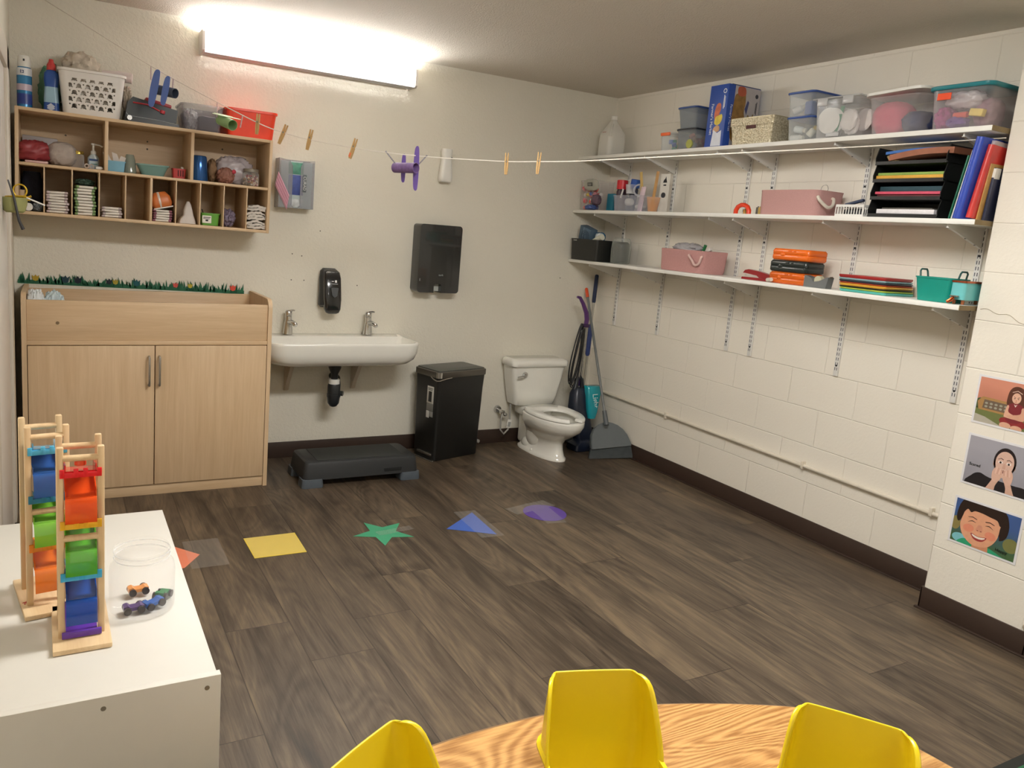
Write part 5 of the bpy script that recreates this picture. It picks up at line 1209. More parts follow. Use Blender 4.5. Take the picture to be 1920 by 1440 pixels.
t = thing('printed_pouch', 'grey see-through pouch with printed label leaning on the corner craft bin', 'pouch', (-.30, -.20, z+.135), (0, R(-12), 0))
item_ = lump((0, 0, 0), (.012, .085, .04), 81, .12, flat=False); item_.build('pouch_body', mat('#a8a79c', .4, vary=.1), t, sharp=70)
G().cbox((-.0135, 0, .045), (.002, .055, .025), .0005).build('pouch_label', mat('#4b4b48', .5), t)
marks(t, mat('#a9a79c', .5), (-.0152, 0, .045), [(0, .004, .04, .004), (0, -.004, .034, .004)], right=True)
item('dark_pouch', lump((0, 0, 0), (.025, .045, .036), 82, .2), mat('#5f4a58', .6, vary=.4, scale=50), (-.28, -.235, z+.036), 'dark patterned pouch between the craft bin and the teal box', 'pouch', sharp=80)
item('blue_wrappers', lump((0, 0, 0), (.03, .05, .018), 83, .3), mat('#44598f', .5, vary=.4, scale=80), (-.29, -.195, z+.001), 'blue speckled wrappers at the foot of the craft bin', 'wrappers', sharp=80)
item('teal_box', G().cbox((0, 0, .06), (.12, .075, .12), .004), mat('#1f6f86', .5), (-.16, -.315, z+.001), 'teal box standing left of the clear supply bin', 'box')
t = lidbin('supply_bin', 'clear plastic bin of bottles, cups and supplies on the middle shelf', -.385, -.700, -.268, -.08, z, .112, clear('#cfd0dc', .5, .16, .12), None, taper=.92)
def bottle(name, label, x_, y_, z_, r_, h, body, cap, rot=(0, 0, 0), capr=.8, caph=.03, cat='bottle'):
    t = thing(name, label, cat, (x_, y_, z_), rot)
    G().lathe([(r_*.9, 0), (r_, .004), (r_, h-caph*.3), (r_*.8, h)], n=20).build('bottle_body', body, t)
    G().lathe([(r_*capr, h-.002), (r_*capr, h+caph-.003), (r_*capr*.9, h+caph)], n=20).build('bottle_cap', cap, t)
    return t
bottle('glue_bottle', 'dark bottle with broad red cap standing in the supply bin', -.19, -.395+.0, z+.003, .036, .15, mat('#3a2530', .4), mat('#c8242c', .35), capr=1.05, caph=.06)
bottle('glue_bottle', 'bottle with bright blue cap tilted in the supply bin', -.15, -.455, z+.003, .028, .165, mat('#2a3350', .4), mat('#2354a8', .35), rot=(R(8), 0, 0), capr=1.15, caph=.055)
t = thing('plastic_cup', 'small clear cup of white powder on top of the supply bin', 'cup', (-.20, -.50, z+.12))
G().lathe([(.028, 0), (.036, .06), (.038, .062)], n=20, cap1=False).build('cup_body', clear('#e8e8ee', .7, .3, .1), t); G().lathe([(.027, .002), (.029, .02)], n=20).build('cup_filling', white, t)
g = G(); g.tube([(0, .035*math.cos(a), .035*math.sin(a)) for a in [2*PI*i/24 for i in range(25)]], .006, 8, False); item('tape_ring', g, clear('#d6d6dc', .8, .5, .1), (-.20, -.585, z+.145), 'clear tape ring standing in the supply bin', 'tape', rot=(0, 0, R(25)))
for k, (y_, zz, s_, lb) in enumerate(((-.50, z+.06, (.05, .07, .05), 'white rolled packet lying in the middle of the supply bin'), (-.62, z+.04, (.05, .09, .03), 'flat white box at the right of the supply bin'))):
    item('white_packet', lump((0, 0, 0), tuple(v/2 for v in s_), 86+k, .1), mat('#e2e0dc', .6), (-.20, y_, zz-.02), lb, 'packet', sharp=80)
item('white_marker', (lambda g: g.cyl((0, 0, 0), (0, -.02, .06), .007, .005, 10))(G()), white, (-.235, -.445, z+.09), 'white marker tip between the red and clear cups', 'marker')
item('pink_card', G().cbox((0, 0, .08), (.004, .045, .16), .001), mat('#d9c3cc', .6, vary=.1), (-.245, -.665, z+.003), 'pale pink card standing at the right end of the supply bin', 'card', rot=(R(3), R(4), 0))
# pencil cup with rulers
t = thing('pencil_cup', 'peach tinted clear cup with a ruler beside the supply bin', 'cup', (-.23, -.775, z+.001))
G().lathe([(.026, 0), (.028, .003), (.044, .092), (.045, .094)], n=24, cap1=False).build('cup_body', clear('#e8b489', .75, .45, .1), t)
G().lathe([(.012, .004), (.026, .05)], n=16).build('cup_insert', mat('#d79a63', .5), t)
rm = wood('#b98a52', '#d1a56a', 'Z', name='ruler_wood')
item('wooden_ruler', G().cbox((0, 0, .11), (.004, .026, .22), .001), rm, (-.225, -.762, z+.04), 'orange brown wooden ruler leaning in the peach cup', 'ruler', rot=(R(6), 0, 0))
item('wooden_ruler', G().cbox((0, 0, .09), (.004, .024, .18), .001), wood('#c9a65c', '#dcc07e', 'Z', name='pale_ruler_wood'), (-.22, -.655, z+.085), 'pale yellow wooden ruler slanting out of the supply bin', 'ruler', rot=(R(-14), 0, 0))
t = thing('picture_card', 'white card with a small black drawing behind the ruler', 'card', (-.14, -.765, z+.001), (R(0), 0, 0))
G().cbox((0, 0, .125), (.002, .085, .25), .0005).build('card_sheet', paper, t)
G().loft([[(x, -u, v_) for u, v_ in ((-.018, .195), (.02, .195), (.012, .215), (.006, .235), (0, .22), (-.012, .212))] for x in (-.0011, -.0015)]).build('card_drawing', ink, t, smooth=False)
G().loft([[(x, -u, v_) for u, v_ in ((-.012, .175), (.014, .175), (.014, .183), (-.012, .183))] for x in (-.0011, -.0015)]).build('card_drawing', ink, t, smooth=False)
g = G(); g.cyl((-.001, 0, .115), (-.008, 0, .115), .017, .017, 18); lab(g.build('round_magnet', mat('#33343a', .5), t), 'dark round disc')
# magnet
t = thing('horseshoe_magnet', 'orange plastic horseshoe magnet on the middle shelf', 'magnet', (-.25, -1.547, z+.001))
g = G(); g.tube([(0, .047, 0), (0, .047, .02), (0, .035, .040), (0, .012, .050), (0, -.012, .050), (0, -.035, .040), (0, -.047, .02), (0, -.047, 0)], .0125, 10); g.build('magnet_body', mat('#e8431f', .35), t)
for k, (y_, c_, lb) in enumerate(((-1.535, '#caa04a', 'small brass coloured battery beneath the horseshoe magnet'), (-1.56, '#26262c', 'small black battery beneath the horseshoe magnet'), (-1.625, '#57524a', 'dark battery between the magnet and the pink bin'), (-1.64, '#b59a4a', 'mustard coloured battery beside the pink bin'))):
    g = G(); g.lathe([(.011, 0), (.011, .028+.012*(k > 1)), (.004, .03+.012*(k > 1)), (.004, .034+.012*(k > 1))], n=14); item('battery', g, mat(c_, .4), (-.215, y_, z+.001), lb, 'battery')
# pink fabric bin
pinkm = mat('#c79a96', .85, vary=.05, scale=200, bump=.5, bscale=500)
ropem = mat('#e3d9cb', .8, vary=.06, bump=.9, bscale=250)
def rope(g, pts, r_=.008): g.tube(catmull3(pts), r_, 8)
def catmull3(P, n=6):
    out = []
    for i in range(len(P)-1):
        p0, p1, p2, p3 = Vector(P[max(i-1, 0)]), Vector(P[i]), Vector(P[i+1]), Vector(P[min(i+2, len(P)-1)])
        for j in range(n): t_ = j/n; out.append(tuple(.5*((2*p1)+(-p0+p2)*t_+(2*p0-5*p1+4*p2-p3)*t_*t_+(-p0+3*p1-3*p2+p3)*t_**3)))
    return out+[tuple(P[-1])]
t = thing('fabric_bin', 'long dusty pink fabric bin with rope handle on the middle shelf', 'bin', (-.17, -1.858, z+.001))
g = G(); g.tub(.225, .375, .128, r=.045, taper=.97, t=.006, lip=.001, liph=.006); g.build('bin_body', pinkm, t)
g = G(); rope(g, [(-.10, -.183, .095), (-.102, -.20, .075), (-.06, -.215, .045), (-.02, -.212, .055), (.0, -.20, .085), (.005, -.186, .092)]); g.build('rope_handle', ropem, t)
g = G(); g.tube(catmull3([(-.15, -1.955, z+.13), (-.15, -1.965, z+.158), (-.15, -1.99, z+.162), (-.15, -2.0, z+.14), (-.15, -1.985, z+.125)]), .0018, 6); tag(g.build('wire_hook', steel), 'thin wire hook curling above the long pink bin', 'hook')
t = thing('slotted_basket', 'small white slotted basket left of the black paper tray', 'basket', (-.20, -2.217, z+.001))
g = G()
yb_, xb_, hb_ = .075, .055, .058
g.box(-xb_, xb_, -yb_, yb_, 0, .004); 
for s_ in (-1, 1):
    g.box(s_*xb_-.002, s_*xb_+.002, -yb_, yb_, .046, .058, r=.001); g.box(s_*xb_-.002, s_*xb_+.002, -yb_, yb_, 0, .012)
    g.box(-xb_, xb_, s_*yb_-.002, s_*yb_+.002, .046, .058, r=.001); g.box(-xb_, xb_, s_*yb_-.002, s_*yb_+.002, 0, .012)
    for k in range(11): g.box(s_*xb_-.0015, s_*xb_+.0015, -yb_+.0145*k-.0+.002, -yb_+.0145*k+.006, .01, .05)
    for k in range(8): g.box(-xb_+.0145*k, -xb_+.0145*k+.004, s_*yb_-.0015, s_*yb_+.0015, .01, .05)
g.build('basket_body', white, t, smooth=False)
item('blue_scissors', G().cbox((0, 0, 0), (.02, .10, .014), .004), mat('#2c3a55', .4), (-.20, -2.20, z+.072), 'dark blue tool lying across the small white basket', 'tool', rot=(R(-14), 0, 0))
item('basket_filling', lump((0, 0, 0), (.04, .06, .018), 91, .3), mat('#3c4046', .6, vary=.4, scale=90), (-.20, -2.217, z+.006), 'dark odds and ends inside the small white basket', 'supplies', sharp=80)
# black letter tray tower
t = thing('paper_tray_tower', 'black stacked paper tray filled with coloured paper', 'paper tray', (-.165, -2.505, z+.001))
bk = mat('#1b1c1c', .35, vary=.02); th = .078
for k in range(4):
    zb = k*th
    g = G(); g.box(-.125, .12, -.165, .165, zb, zb+.004)
    g.box(.117, .12, -.165, .165, zb, zb+th)
    for s_ in (-1, 1):
        y_ = s_*.163
        g.loft([[(x, yy, z_) for x, z_ in ((-.10, zb), (-.125, zb+.012), (-.128, zb+.030), (-.112, zb+th), (.12, zb+th), (.12, zb))] for yy in (y_-.002, y_+.002)])
    g.box(-.128, -.124, -.163, .163, zb, zb+.016, r=.001)
    g.build('tray_shell', bk, t, smooth=False)
def sheets(lb, y0, y1, zb, hh, col, x0=-.278, cat='paper', n=None): return item('paper_stack', G().box(x0, -.055, y0, y1, 0, hh, r=.001), mat(col, .7, vary=.06, scale=120), (0, 0, zb), lb, cat)
zt_ = z+.001
sheets('white paper ream in the lowest tray of the black tower', -2.645, -2.375, zt_+.017, .020, '#ece8ea')
sheets('grey papers in the back of the lowest black tray', -2.60, -2.36, zt_+.038, .010, '#77726a', -.22)
sheets('dark red paper at the bottom of the second tray', -2.655, -2.36, zt_+th+.017, .008, '#7b3a3c', -.27)
sheets('bright pink paper in the second tray from the bottom', -2.66, -2.355, zt_+th+.0255, .012, '#d0526a', -.28)
sheets('dark teal papers above the pink ones', -2.655, -2.36, zt_+th+.040, .022, '#27454e', -.255)
sheets('dark green paper at the bottom of the third tray', -2.655, -2.36, zt_+2*th+.006, .009, '#2f5236', -.27)
sheets('golden yellow paper in the third tray', -2.66, -2.35, zt_+2*th+.017, .014, '#e0ab45', -.282)
sheets('light green paper on top of the yellow in the third tray', -2.665, -2.352, zt_+2*th+.032, .012, '#8aa852', -.275)
sheets('white folder at the bottom of the top black tray', -2.655, -2.37, zt_+3*th+.005, .008, '#a9a498', -.27)
def sagsheet(name, ya, yb, za, amp, m, lb, th_=.004, x0=-.275, lift=0):
    g = G(); rows = []
    for i in range(15):
        u = i/14; y_ = ya+(yb-ya)*u; zz = za+amp*math.sin(u*PI*.9)+lift*u
        rows.append([(x0, y_, zz), (-.06, y_, zz+.005), (-.06, y_, zz+.005+th_), (x0, y_, zz+th_)])
    g.loft(rows); return item(name, g, m, (0, 0, 0), lb, 'folder', sharp=60)
sagsheet('brown_folder', -2.40, -2.69, zt_+3*th+.018, .012, mat('#9a6249', .6, vary=.1), 'brown accordion folder sagging in the top black tray', .026, -.285, .018)
sagsheet('blue_folder', -2.37, -2.62, zt_+3*th+.048, .006, mat('#3c6fb8', .5), 'blue folder lying on the brown one in the top black tray', .012, -.27, .008)
g = G(); g.tube([(-.27, -2.385, zt_+3*th+.04), (-.272, -2.40, zt_+3*th+.02), (-.27, -2.44, zt_+3*th+.014)], .006, 8); item('tan_tube', g, mat('#a98f62', .6), (0, 0, 0), 'tan rolled edge of a folder at the left of the top tray', 'folder')
# leaning folders and books
def leaner(name, lb, y_, th_, h, m, tilt, xback=-.04, depth=.235, cat='book', back=0, pages=None):
    t = thing(name, lb, cat, (xback-depth/2, y_, z+.001), (R(tilt), R(back), 0))
    G().box(-depth/2, depth/2, -th_/2, th_/2, 0, h, r=min(.002, th_/3)).build('cover', m, t)
    if pages: G().box(-depth/2-.001, -depth/2+.002, -th_/2+.002, th_/2-.002, .004, h-.004).build('pages', pages, t)
    return t
leaner('green_folder', 'thin green folder leaning beside the black tray tower', -2.712, .006, .265, mat('#1f6b52', .5), 8, -.045)
leaner('white_folder', 'white spiral notebook leaning between the green and blue spines', -2.724, .006, .285, mat('#d8d4cc', .5, vary=.3, scale=60), 8, -.045)
t = thing('blue_binder', 'thick royal blue binder leaning on the middle shelf', 'binder', (-.175, -2.753, z+.001), (R(7.2), 0, 0))
g = G(); pr = [(-.125, .012), (-.132, 0), (-.125, -.012)]
g.loft([[(-.118+(-.010*math.sin(a)), .0165*math.cos(a), z_) for a in [PI*i/8 for i in range(9)]]+[(.12, -.0165, z_), (.12, .0165, z_)] for z_ in (.002, .335)]); g.build('cover', mat('#2a47ae', .35, vary=.02), t, sharp=60)
t = thing('red_binder', 'red shrink wrapped roll leaning between the blue binder and the pilaster', 'roll', (-.165, -2.789, z+.001), (R(6.0), R(3), 0))
g = G(); g.loft([[(a, b, z_) for a, b in rrect(.23, .025, .012)] for z_ in (.002, .30)]); g.build('cover', mat('#cf3f3a', .3, vary=.1), t, sharp=60)
g = G(); g.loft([[(a, b, z_) for a, b in rrect(.20, .020, .009)] for z_ in (.30, .318)]); g.build('clear_wrap', clear('#e8d9d6', .7, .4, .15), t)
leaner('gold_folder', 'thin gold edged folder left of the navy book', -2.8065, .006, .23, mat('#b98f4e', .5, vary=.2), 5, -.045, .20)
t = leaner('navy_book', 'dark navy book with white price tag at the end of the middle shelf', -2.8195, .012, .215, mat('#2a2e45', .5, vary=.15, scale=60), 3.2, -.045, .175)
G().box(-.0885, -.0865, -.006, .006, .175, .212, r=.0005).build('price_tag', white, t); G().box(-.0885, -.05, -.0068, -.0058, .17, .213).build('price_tag', white, t)

# ---- low shelf
z = ZB
t = thing('black_bin', 'black open bin crammed with boxes in the corner of the lowest shelf', 'bin', (-.20, -.185, z+.001))
G().tub(.235, .315, .150, r=.02, taper=.95, t=.004, lip=.003, liph=.008).build('bin_body', mat('#1e1f1d', .4, vary=.04), t)
G().cbox((-.119, .10, .138), (.003, .04, .005), .001).build('bin_clip', mat('#c9c7bf', .4), t)
t = thing('blue_carton', 'dusty blue patterned box tilted in the black corner bin', 'box', (-.24, -.115, z+.115), (R(16), R(-6), 0))
G().box(-.03, .03, -.065, .065, 0, .125, r=.002).build('carton', mat('#4a5f72', .5, vary=.06), t)
for r_ in (.045, .032, .019):
    g = G(); pts = [(-.0305, -.01+r_*math.cos(a), .06+r_*math.sin(a)) for a in [R(-60+300*i/20) for i in range(21)]]; g.tube(pts, .0018, 5); g.build('printed_ring', mat('#2f4152', .5), t)
G().box(-.0312, -.030, .018, .021, .004, .12).build('carton_seam', mat('#8fa0ac', .5), t)
item('crumpled_tissue', lump((0, 0, 0), (.03, .045, .03), 95, .35), mat('#ddd0c8', .8), (-.215, -.065, z+.195), 'crumpled white tissue on the back of the blue patterned box', 'tissue', sharp=80)
item('teal_pouch', lump((0, 0, 0), (.03, .05, .035), 96, .2), mat('#2a668e', .5, vary=.1), (-.205, -.22, z+.135), 'blue pouch sticking out of the black corner bin', 'pouch', sharp=80)
item('white_pouch', lump((0, 0, 0), (.02, .04, .022), 97, .2), mat('#d8dfe0', .5, vary=.1), (-.225, -.245, z+.155), 'pale crumpled packet in front of the blue pouch', 'packet', sharp=80)
g = G(); g.tube([(0, .05, -.02), (0, .0, 0), (0, -.045, .018)], [.020, .023, .022], 14); item('white_roll', g, mat('#dcdccb', .6), (-.25, -.265, z+.155), 'off-white roll lying over the right edge of the black corner bin', 'roll')
t = thing('dark_jar', 'rounded clear jar of dark contents beside the black corner bin', 'jar', (-.16, -.418, z+.001))
G().lathe([(.060, 0), (.068, .006), (.070, .10), (.066, .15), (.052, .170), (.048, .174), (.0, .175)], n=32, cap1=False).build('jar_body', clear('#c9cdc4', .7, .2, .06), t, sharp=60)
G().lathe([(.05, .006), (.058, .01), (.058, .135), (.04, .15)], n=24).build('dark_filling', mat('#2a2a26', .5, vary=.2), t)
# pink bag
t = thing('fabric_bin', 'slumped dusty pink fabric bin with rope handle on the lowest shelf', 'bin', (-.165, -1.125, z+.001), (0, 0, R(-4)))
g = G(); g.loft([[(a, b, z_) for a, b in rrect(w_, d_, .03)] for w_, d_, z_ in ((.19, .385, 0), (.20, .39, .02), (.195, .405, .08), (.195, .42, .132), (.185, .41, .134), (.18, .39, .02))]); g.build('bin_body', mat('#c49390', .85, vary=.06, scale=120, bump=.6, bscale=300), t, sharp=60)
g = G(); rope(g, [(-.1, -.085, .105), (-.108, -.09, .10), (-.112, -.125, .075), (-.114, -.16, .048), (-.112, -.19, .060), (-.108, -.20, .095), (-.1, -.2, .10)], .0075); g.build('rope_handle', mat('#e0bfb8', .8, vary=.06, bump=.9, bscale=250), t)
item('plastic_bag', lump((0, 0, 0), (.06, .10, .035), 101, .3), clear('#b9b6ba', .7, .85, .2), (-.16, -1.065, z+.105), 'grey crinkled plastic bag on top of the slumped pink bin', 'bag', sharp=80)
g = G(); g.cyl((0, 0, 0), (0, -.022, .055), .010, .010, 12); item('green_marker', g, mat('#2f7a4a', .4), (-.16, -1.19, z+.115), 'green marker standing up out of the slumped pink bin', 'marker')
item('white_eraser', G().cbox((0, 0, 0), (.02, .035, .02), .003), mat('#e6e0d8', .5), (-.16, -1.245, z+.143), 'white block at the right of the green marker', 'eraser', rot=(R(-20), 0, 0))
# stapler
t = thing('stapler', 'dark red desk stapler lying on the lowest shelf', 'stapler', (-.235, -1.70, z+.001))
rm_ = mat('#8e1f24', .3)
g = G(); g.loft([[(x, -u, v_) for u, v_ in ((-.095, 0), (.095, 0), (.095, .010), (.02, .014), (-.09, .012))] for x in (-.018, .018)]); g.build('stapler_base', rm_, t)
g = G(); g.loft([[(x, -u, v_) for u, v_ in ((-.088, .034), (-.076, .05), (-.05, .056), (.03, .048), (.095, .036), (.10, .012), (.03, .014), (.01, .026), (-.07, .034))] for x in (-.016, .016)]); g.build('stapler_arm', rm_, t)
g = G(); g.box(-.012, .012, -.02, .078, .018, .028, r=.002); g.build('staple_rail', mat('#d9d2cc', .3, .5), t)
# cases
def case(lb, zc_, col, y_=-1.925, rough=.25):
    m = mat(col, rough, vary=.06, scale=18)
    t = thing('pencil_case', lb, 'case', (-.20, y_, zc_))
    G().rings(lambda i: [(a, b) for a, b in rrect([.138, .150, .150, .146][i], [.224, .236, .236, .232][i], .02)], [0, .008, .0285, .030]).build('case_bottom', m, t, sharp=60); G().rings(lambda i: [(a, b) for a, b in rrect([.146, .150, .150, .138][i], [.232, .236, .236, .224][i], .02)], [.030, .0315, .050, .060]).build('case_lid', m, t, sharp=60)
    g = G(); g.ball((-.0755, .045, .030), (.004, .016, .010), 14, 6); g.build('case_clasp', m, t)
    g = G(); g.box(-.079, -.074, -.01, .01, .046, .052, r=.002); g.box(-.079, -.074, -.035, -.022, .046, .052, r=.002); g.build('case_hinge', m, t)
case('orange plastic pencil case, bottom of the stack of three', z+.001, '#d9651f', -1.925)
case('black plastic pencil case between the two orange ones', z+.062, '#2c3230', -1.922)
case('orange plastic pencil case on top of the black one', z+.123, '#ee7125', -1.928)
g = G(); g.cyl((0, .016, 0), (-.008, -.016, .004), .0105, .0105, 16); item('chalk_stick', g, mat('#ddd3c6', .6), (-.288, -1.835, z+.0125), 'short thick white stick in front of the lowest orange case', 'chalk')
# tape dispenser
t = thing('tape_dispenser', 'grey desk tape dispenser right of the orange cases', 'tape dispenser', (-.255, -2.105, z+.001))
gg = mat('#6b6e6e', .45, vary=.03)
g = G(); g.loft([[(x, -u, v_) for u, v_ in ((-.066, 0), (.064, 0), (.072, .055), (.066, .056), (.02, .034), (-.012, .028), (-.028, .048), (-.066, .058))] for x in (-.022, .022)]); g.build('dispenser_base', gg, t)
g = G(); g.cyl((-.012, -.006, .038), (.012, -.006, .038), .021, .021, 24); g.build('tape_roll', mat('#c4c0a4', .4), t)
g = G(); g.box(-.012, .012, -.074, -.070, .052, .060); g.build('cutter', steel, t)
# lunch trays
tc_ = [('#4fb0a6', .012, 'aqua'), ('#b3c44c', .008, 'lime green'), ('#1f1c14', .008, 'black'), ('#e0a63a', .012, 'golden yellow'), ('#b8442c', .006, 'orange red'), ('#2a2c3a', .010, 'navy'), ('#8fb0b8', .010, 'pale blue'), ('#a5302f', .015, 'dark red')]
zz = z+.001; order = ['bottom of the stack', 'second from the bottom', 'third from the bottom', 'in the middle of the stack', 'above the yellow tray', 'under the pale blue tray', 'just under the top tray', 'top of the stack']
for k, (c_, h_, nm) in enumerate(tc_):
    g = G(); w_, d_ = .215, .245; g.rings(lambda i: rrect(w_-(.0 if i else .008), d_-(0 if i else .008), .010, 3), [0, h_*.5, h_-.0006])
    item('plastic_tray', g, mat(c_, .35), (-.165-.001*k, -2.362+.0012*k, zz), nm+' plastic tray, '+order[k]+' beside the teal tub', 'tray', group='plastic trays stacked on the lowest shelf'); zz += h_
# teal tub
t = thing('handled_tub', 'teal plastic tub with two handles on the lowest shelf', 'tub', (-.195, -2.685, z+.001), (0, 0, R(0)))
tm_ = mat('#0f8f80', .35, vary=.02)
G().tub(.14, .168, .105, r=.02, taper=.84, t=.003, lip=.003, liph=.006).build('tub_body', tm_, t)
for s_ in (-1, 1):
    g = G(); g.tube([(-.028, s_*.083, .102), (-.026, s_*.088, .128), (-.018, s_*.088, .136), (.018, s_*.088, .136), (.026, s_*.088, .128), (.028, s_*.083, .102)], .004, 8); g.build('tub_handle', mat('#1c4f4c', .4), t)
# aqua tin
t = thing('aqua_tin', 'aqua tin with copper rim at the pilaster end of the lowest shelf', 'tin', (-.17, -2.800, z+.001))
g = G(); g.rings(lambda i: rrect(.20, .062, .012), [.02, .095]); g.build('tin_body', mat('#6fc4c6', .3), t)
g = G(); g.rings(lambda i: rrect(.206, .067, .013), [.092, .100]); g.build('copper_rim', mat('#a5583a', .25, .8, vary=.1), t)
for y_ in (-.018, .018):
    for x_ in (-.08, .08): G().cbox((x_, y_, .010), (.012, .010, .02), .002).build('tin_foot', mat('#b06a45', .3, .7), t)
t = thing('copper_clip', 'small copper coloured clip lying at the front of the lowest shelf', 'clip', (-.285, -2.785, z+.001), (0, 0, R(0)))
g = G(); g.tube([(0, .012, .008), (0, -.004, .018), (0, -.012, .030)], [.007, .009, .006], 10); g.build('clip_body', mat('#b35a33', .2, .8), t)
G().cbox((0, -.014, .034), (.016, .032, .006), .002).build('clip_top', mat('#8f8474', .3, .8), t)

# ================================================================== CLOTHESLINE
LN = [(-3.720, -.005, 2.530), (-3.525, -.176, 2.403), (-3.351, -.315, 2.291), (-3.185, -.448, 2.187), (-3.02, -.58, 2.095), (-2.767, -.783, 1.963), (-2.663, -.866, 1.925), (-2.555, -.952, 1.898), (-2.381, -1.091, 1.872), (-2.239, -1.205, 1.858), (-2.096, -1.319, 1.852), (-1.996, -1.4, 1.850), (-1.799, -1.557, 1.852), (-1.684, -1.65, 1.860), (-1.552, -1.755, 1.872), (-1.35, -1.917, 1.900), (-.98, -2.213, 1.952), (-.646, -2.48, 1.999), (-.407, -2.671, 2.035), (-.195, -2.838, 2.068)]
g = G(); g.tube(catmull3(LN, 5), .0026, 6); cl = tag(g.build('clothesline', mat('#e9e2d6', .8, bump=.6, bscale=400)), 'thin white cord strung across the room from corner to pilaster', 'clothesline')
Tv = Vector((.7808, -.6248, 0)); Nv = Vector((-.6248, -.7808, 0))     # along the cord; towards the room
pinwood = wood('#b58d58', '#d2ad74', 'Z', name='clothespin_wood')
def pin(loc, ang, lb, grp=None, L_=.098, first=[None]):
    M_ = Matrix((Tv, Nv, Vector((0, 0, 1)))).transposed().to_4x4() @ Matrix.Rotation(R(ang), 4, 'Y'); M_.translation = loc
    if first[0] is None:
        t = thing('clothespin', lb, 'clothespin', group=grp); first[0] = t
        for s_ in (-1, 1):
            g = G(); g.loft([[(s_*x, y, z_) for x, z_ in ((.0005, -.049), (.006, -.049), (.0085, -.02), (.0085, .012), (.008, .049), (.0045, .049), (.0012, .01))] for y in (-.005, .005)]); g.build('wooden_leg', pinwood, t)
        g = G(); g.tube([(.002*math.cos(a), -.0058-.0002*i, .010+.0045*math.sin(a)) for i, a in enumerate([i*PI/4 for i in range(10)])], .0011, 5); g.cyl((0, -.008, .010), (0, .008, .010), .0042, .0042, 10); g.box(-.0095, .0095, -.0065, -.0050, .016, .0185); g.build('spring', mat('#8f8a80', .3, .8), t)
    else: t = dup(first[0]); t['label'] = lb
    t.matrix_world = M_
    if grp: t['group'] = grp
    elif 'group' in t: del t['group']
    return t
def onl(px): return Vector(px)
pg = 'clothespins left empty on the cord'
pin((-2.767, -.783, 1.957), 4, 'wooden clothespin on the cord in front of the orange-red bin', pg)
pin((-2.663, -.866, 1.915), 22, 'tilted wooden clothespin just right of the orange-red bin', pg)
pin((-2.555, -.952, 1.897), 12, 'wooden clothespin above the smoky mask holder', pg)
mp_ = pin((-2.381, -1.091, 1.868), 16, 'wooden clothespin with an orange mark, left of the purple airplane', None)
G().box(-.009, .001, .0052, .0058, -.042, -.022, r=.0002).build('orange_mark', mat('#e07a50', .6), mp_)
pin((-1.799, -1.557, 1.842), -1, 'left one of the two clothespins right of the air freshener', pg)
pin((-1.684, -1.650, 1.853), 2, 'right one of the two clothespins near the block wall shelves', pg)
# craft airplanes of cardboard tubes
def airplane(c, D, W, Nn, col, tubecol, lb, L_=.12, r_=.022, wing=(.19, .034), tail=(.12, .028), wo=.03, to=-.045, side=1, extra=None):
    c, D, W = Vector(c), Vector(D).normalized(), Vector(W).normalized(); W = (W-D*W.dot(D)).normalized(); Q = D.cross(W)
    M_ = Matrix((D, W, Q)).transposed().to_4x4(); M_.translation = c
    t = thing('craft_airplane', lb, 'craft airplane'); t.matrix_world = M_
    g = G(); n_ = 24
    ring = lambda x, rr: [(x, rr*math.cos(2*PI*k/n_), rr*math.sin(2*PI*k/n_)) for k in range(n_)]
    g.loft([ring(-L_/2, r_), ring(L_/2, r_), ring(L_/2, r_-.0015), ring(-L_/2, r_-.0015)], closed=True); g.build('cardboard_tube', tubecol, t)
    for nm, off, (ln, wd) in (('wing', wo, wing), ('tail_wing', to, tail)):
        P_ = [(off+a, b) for a, b in catmull([(-wd/2, 0), (-wd*.40, ln*.38), (-wd*.15, ln*.5), (wd*.25, ln*.5), (wd*.42, ln*.38), (wd/2, 0), (wd*.42, -ln*.38), (wd*.25, -ln*.5), (-wd*.15, -ln*.5), (-wd*.40, -ln*.38)], 4)]
        q = side*(r_+.001); G().loft([[(a, b, zz) for a, b in P_] for zz in (q, q+side*.0015)]).build(nm, col, t, smooth=False)
    return t
pur = mat('#7a62b4', .7, vary=.05); purt = mat('#7d6296', .6, vary=.25, scale=60)
camd = Vector((-1.46, -3.45, -.27)).normalized()
airplane((-2.177, -1.262, 1.794), Tv*.90+Nv*.44, Vector((0, 0, 1))-Tv*.05, None, pur, purt, 'purple cardboard tube airplane hanging from the cord by twisted ties', L_=.135, r_=.024, wing=(.20, .034), tail=(.13, .028), wo=.045, to=-.035, side=-1)
blu = mat('#5f78bd', .7, vary=.05)
airplane((-3.150, -.475, 2.088), Tv*.97+Nv*.16-Vector((0, 0, .15)), Tv*.52+Vector((0, 0, .85)), None, blu, mat('#3f4658', .7, vary=.3), 'blue cardboard tube airplane hanging at the left end of the cord', L_=.11, r_=.024, wing=(.14, .040), tail=(.18, .048), wo=.015, to=-.055, side=1)
grn = mat('#8fae78', .7, vary=.1)
airplane((-2.895, -.68, 1.956), Tv*.80+Nv*.50-Vector((0, 0, .25)), Tv*.35-Nv*.8, None, mat('#b9c79a', .7), grn, 'green painted cardboard tube airplane hanging in front of the orange-red bin', L_=.12, r_=.026, wing=(.15, .034), tail=(.10, .02), wo=-.01, to=-.045, side=1)
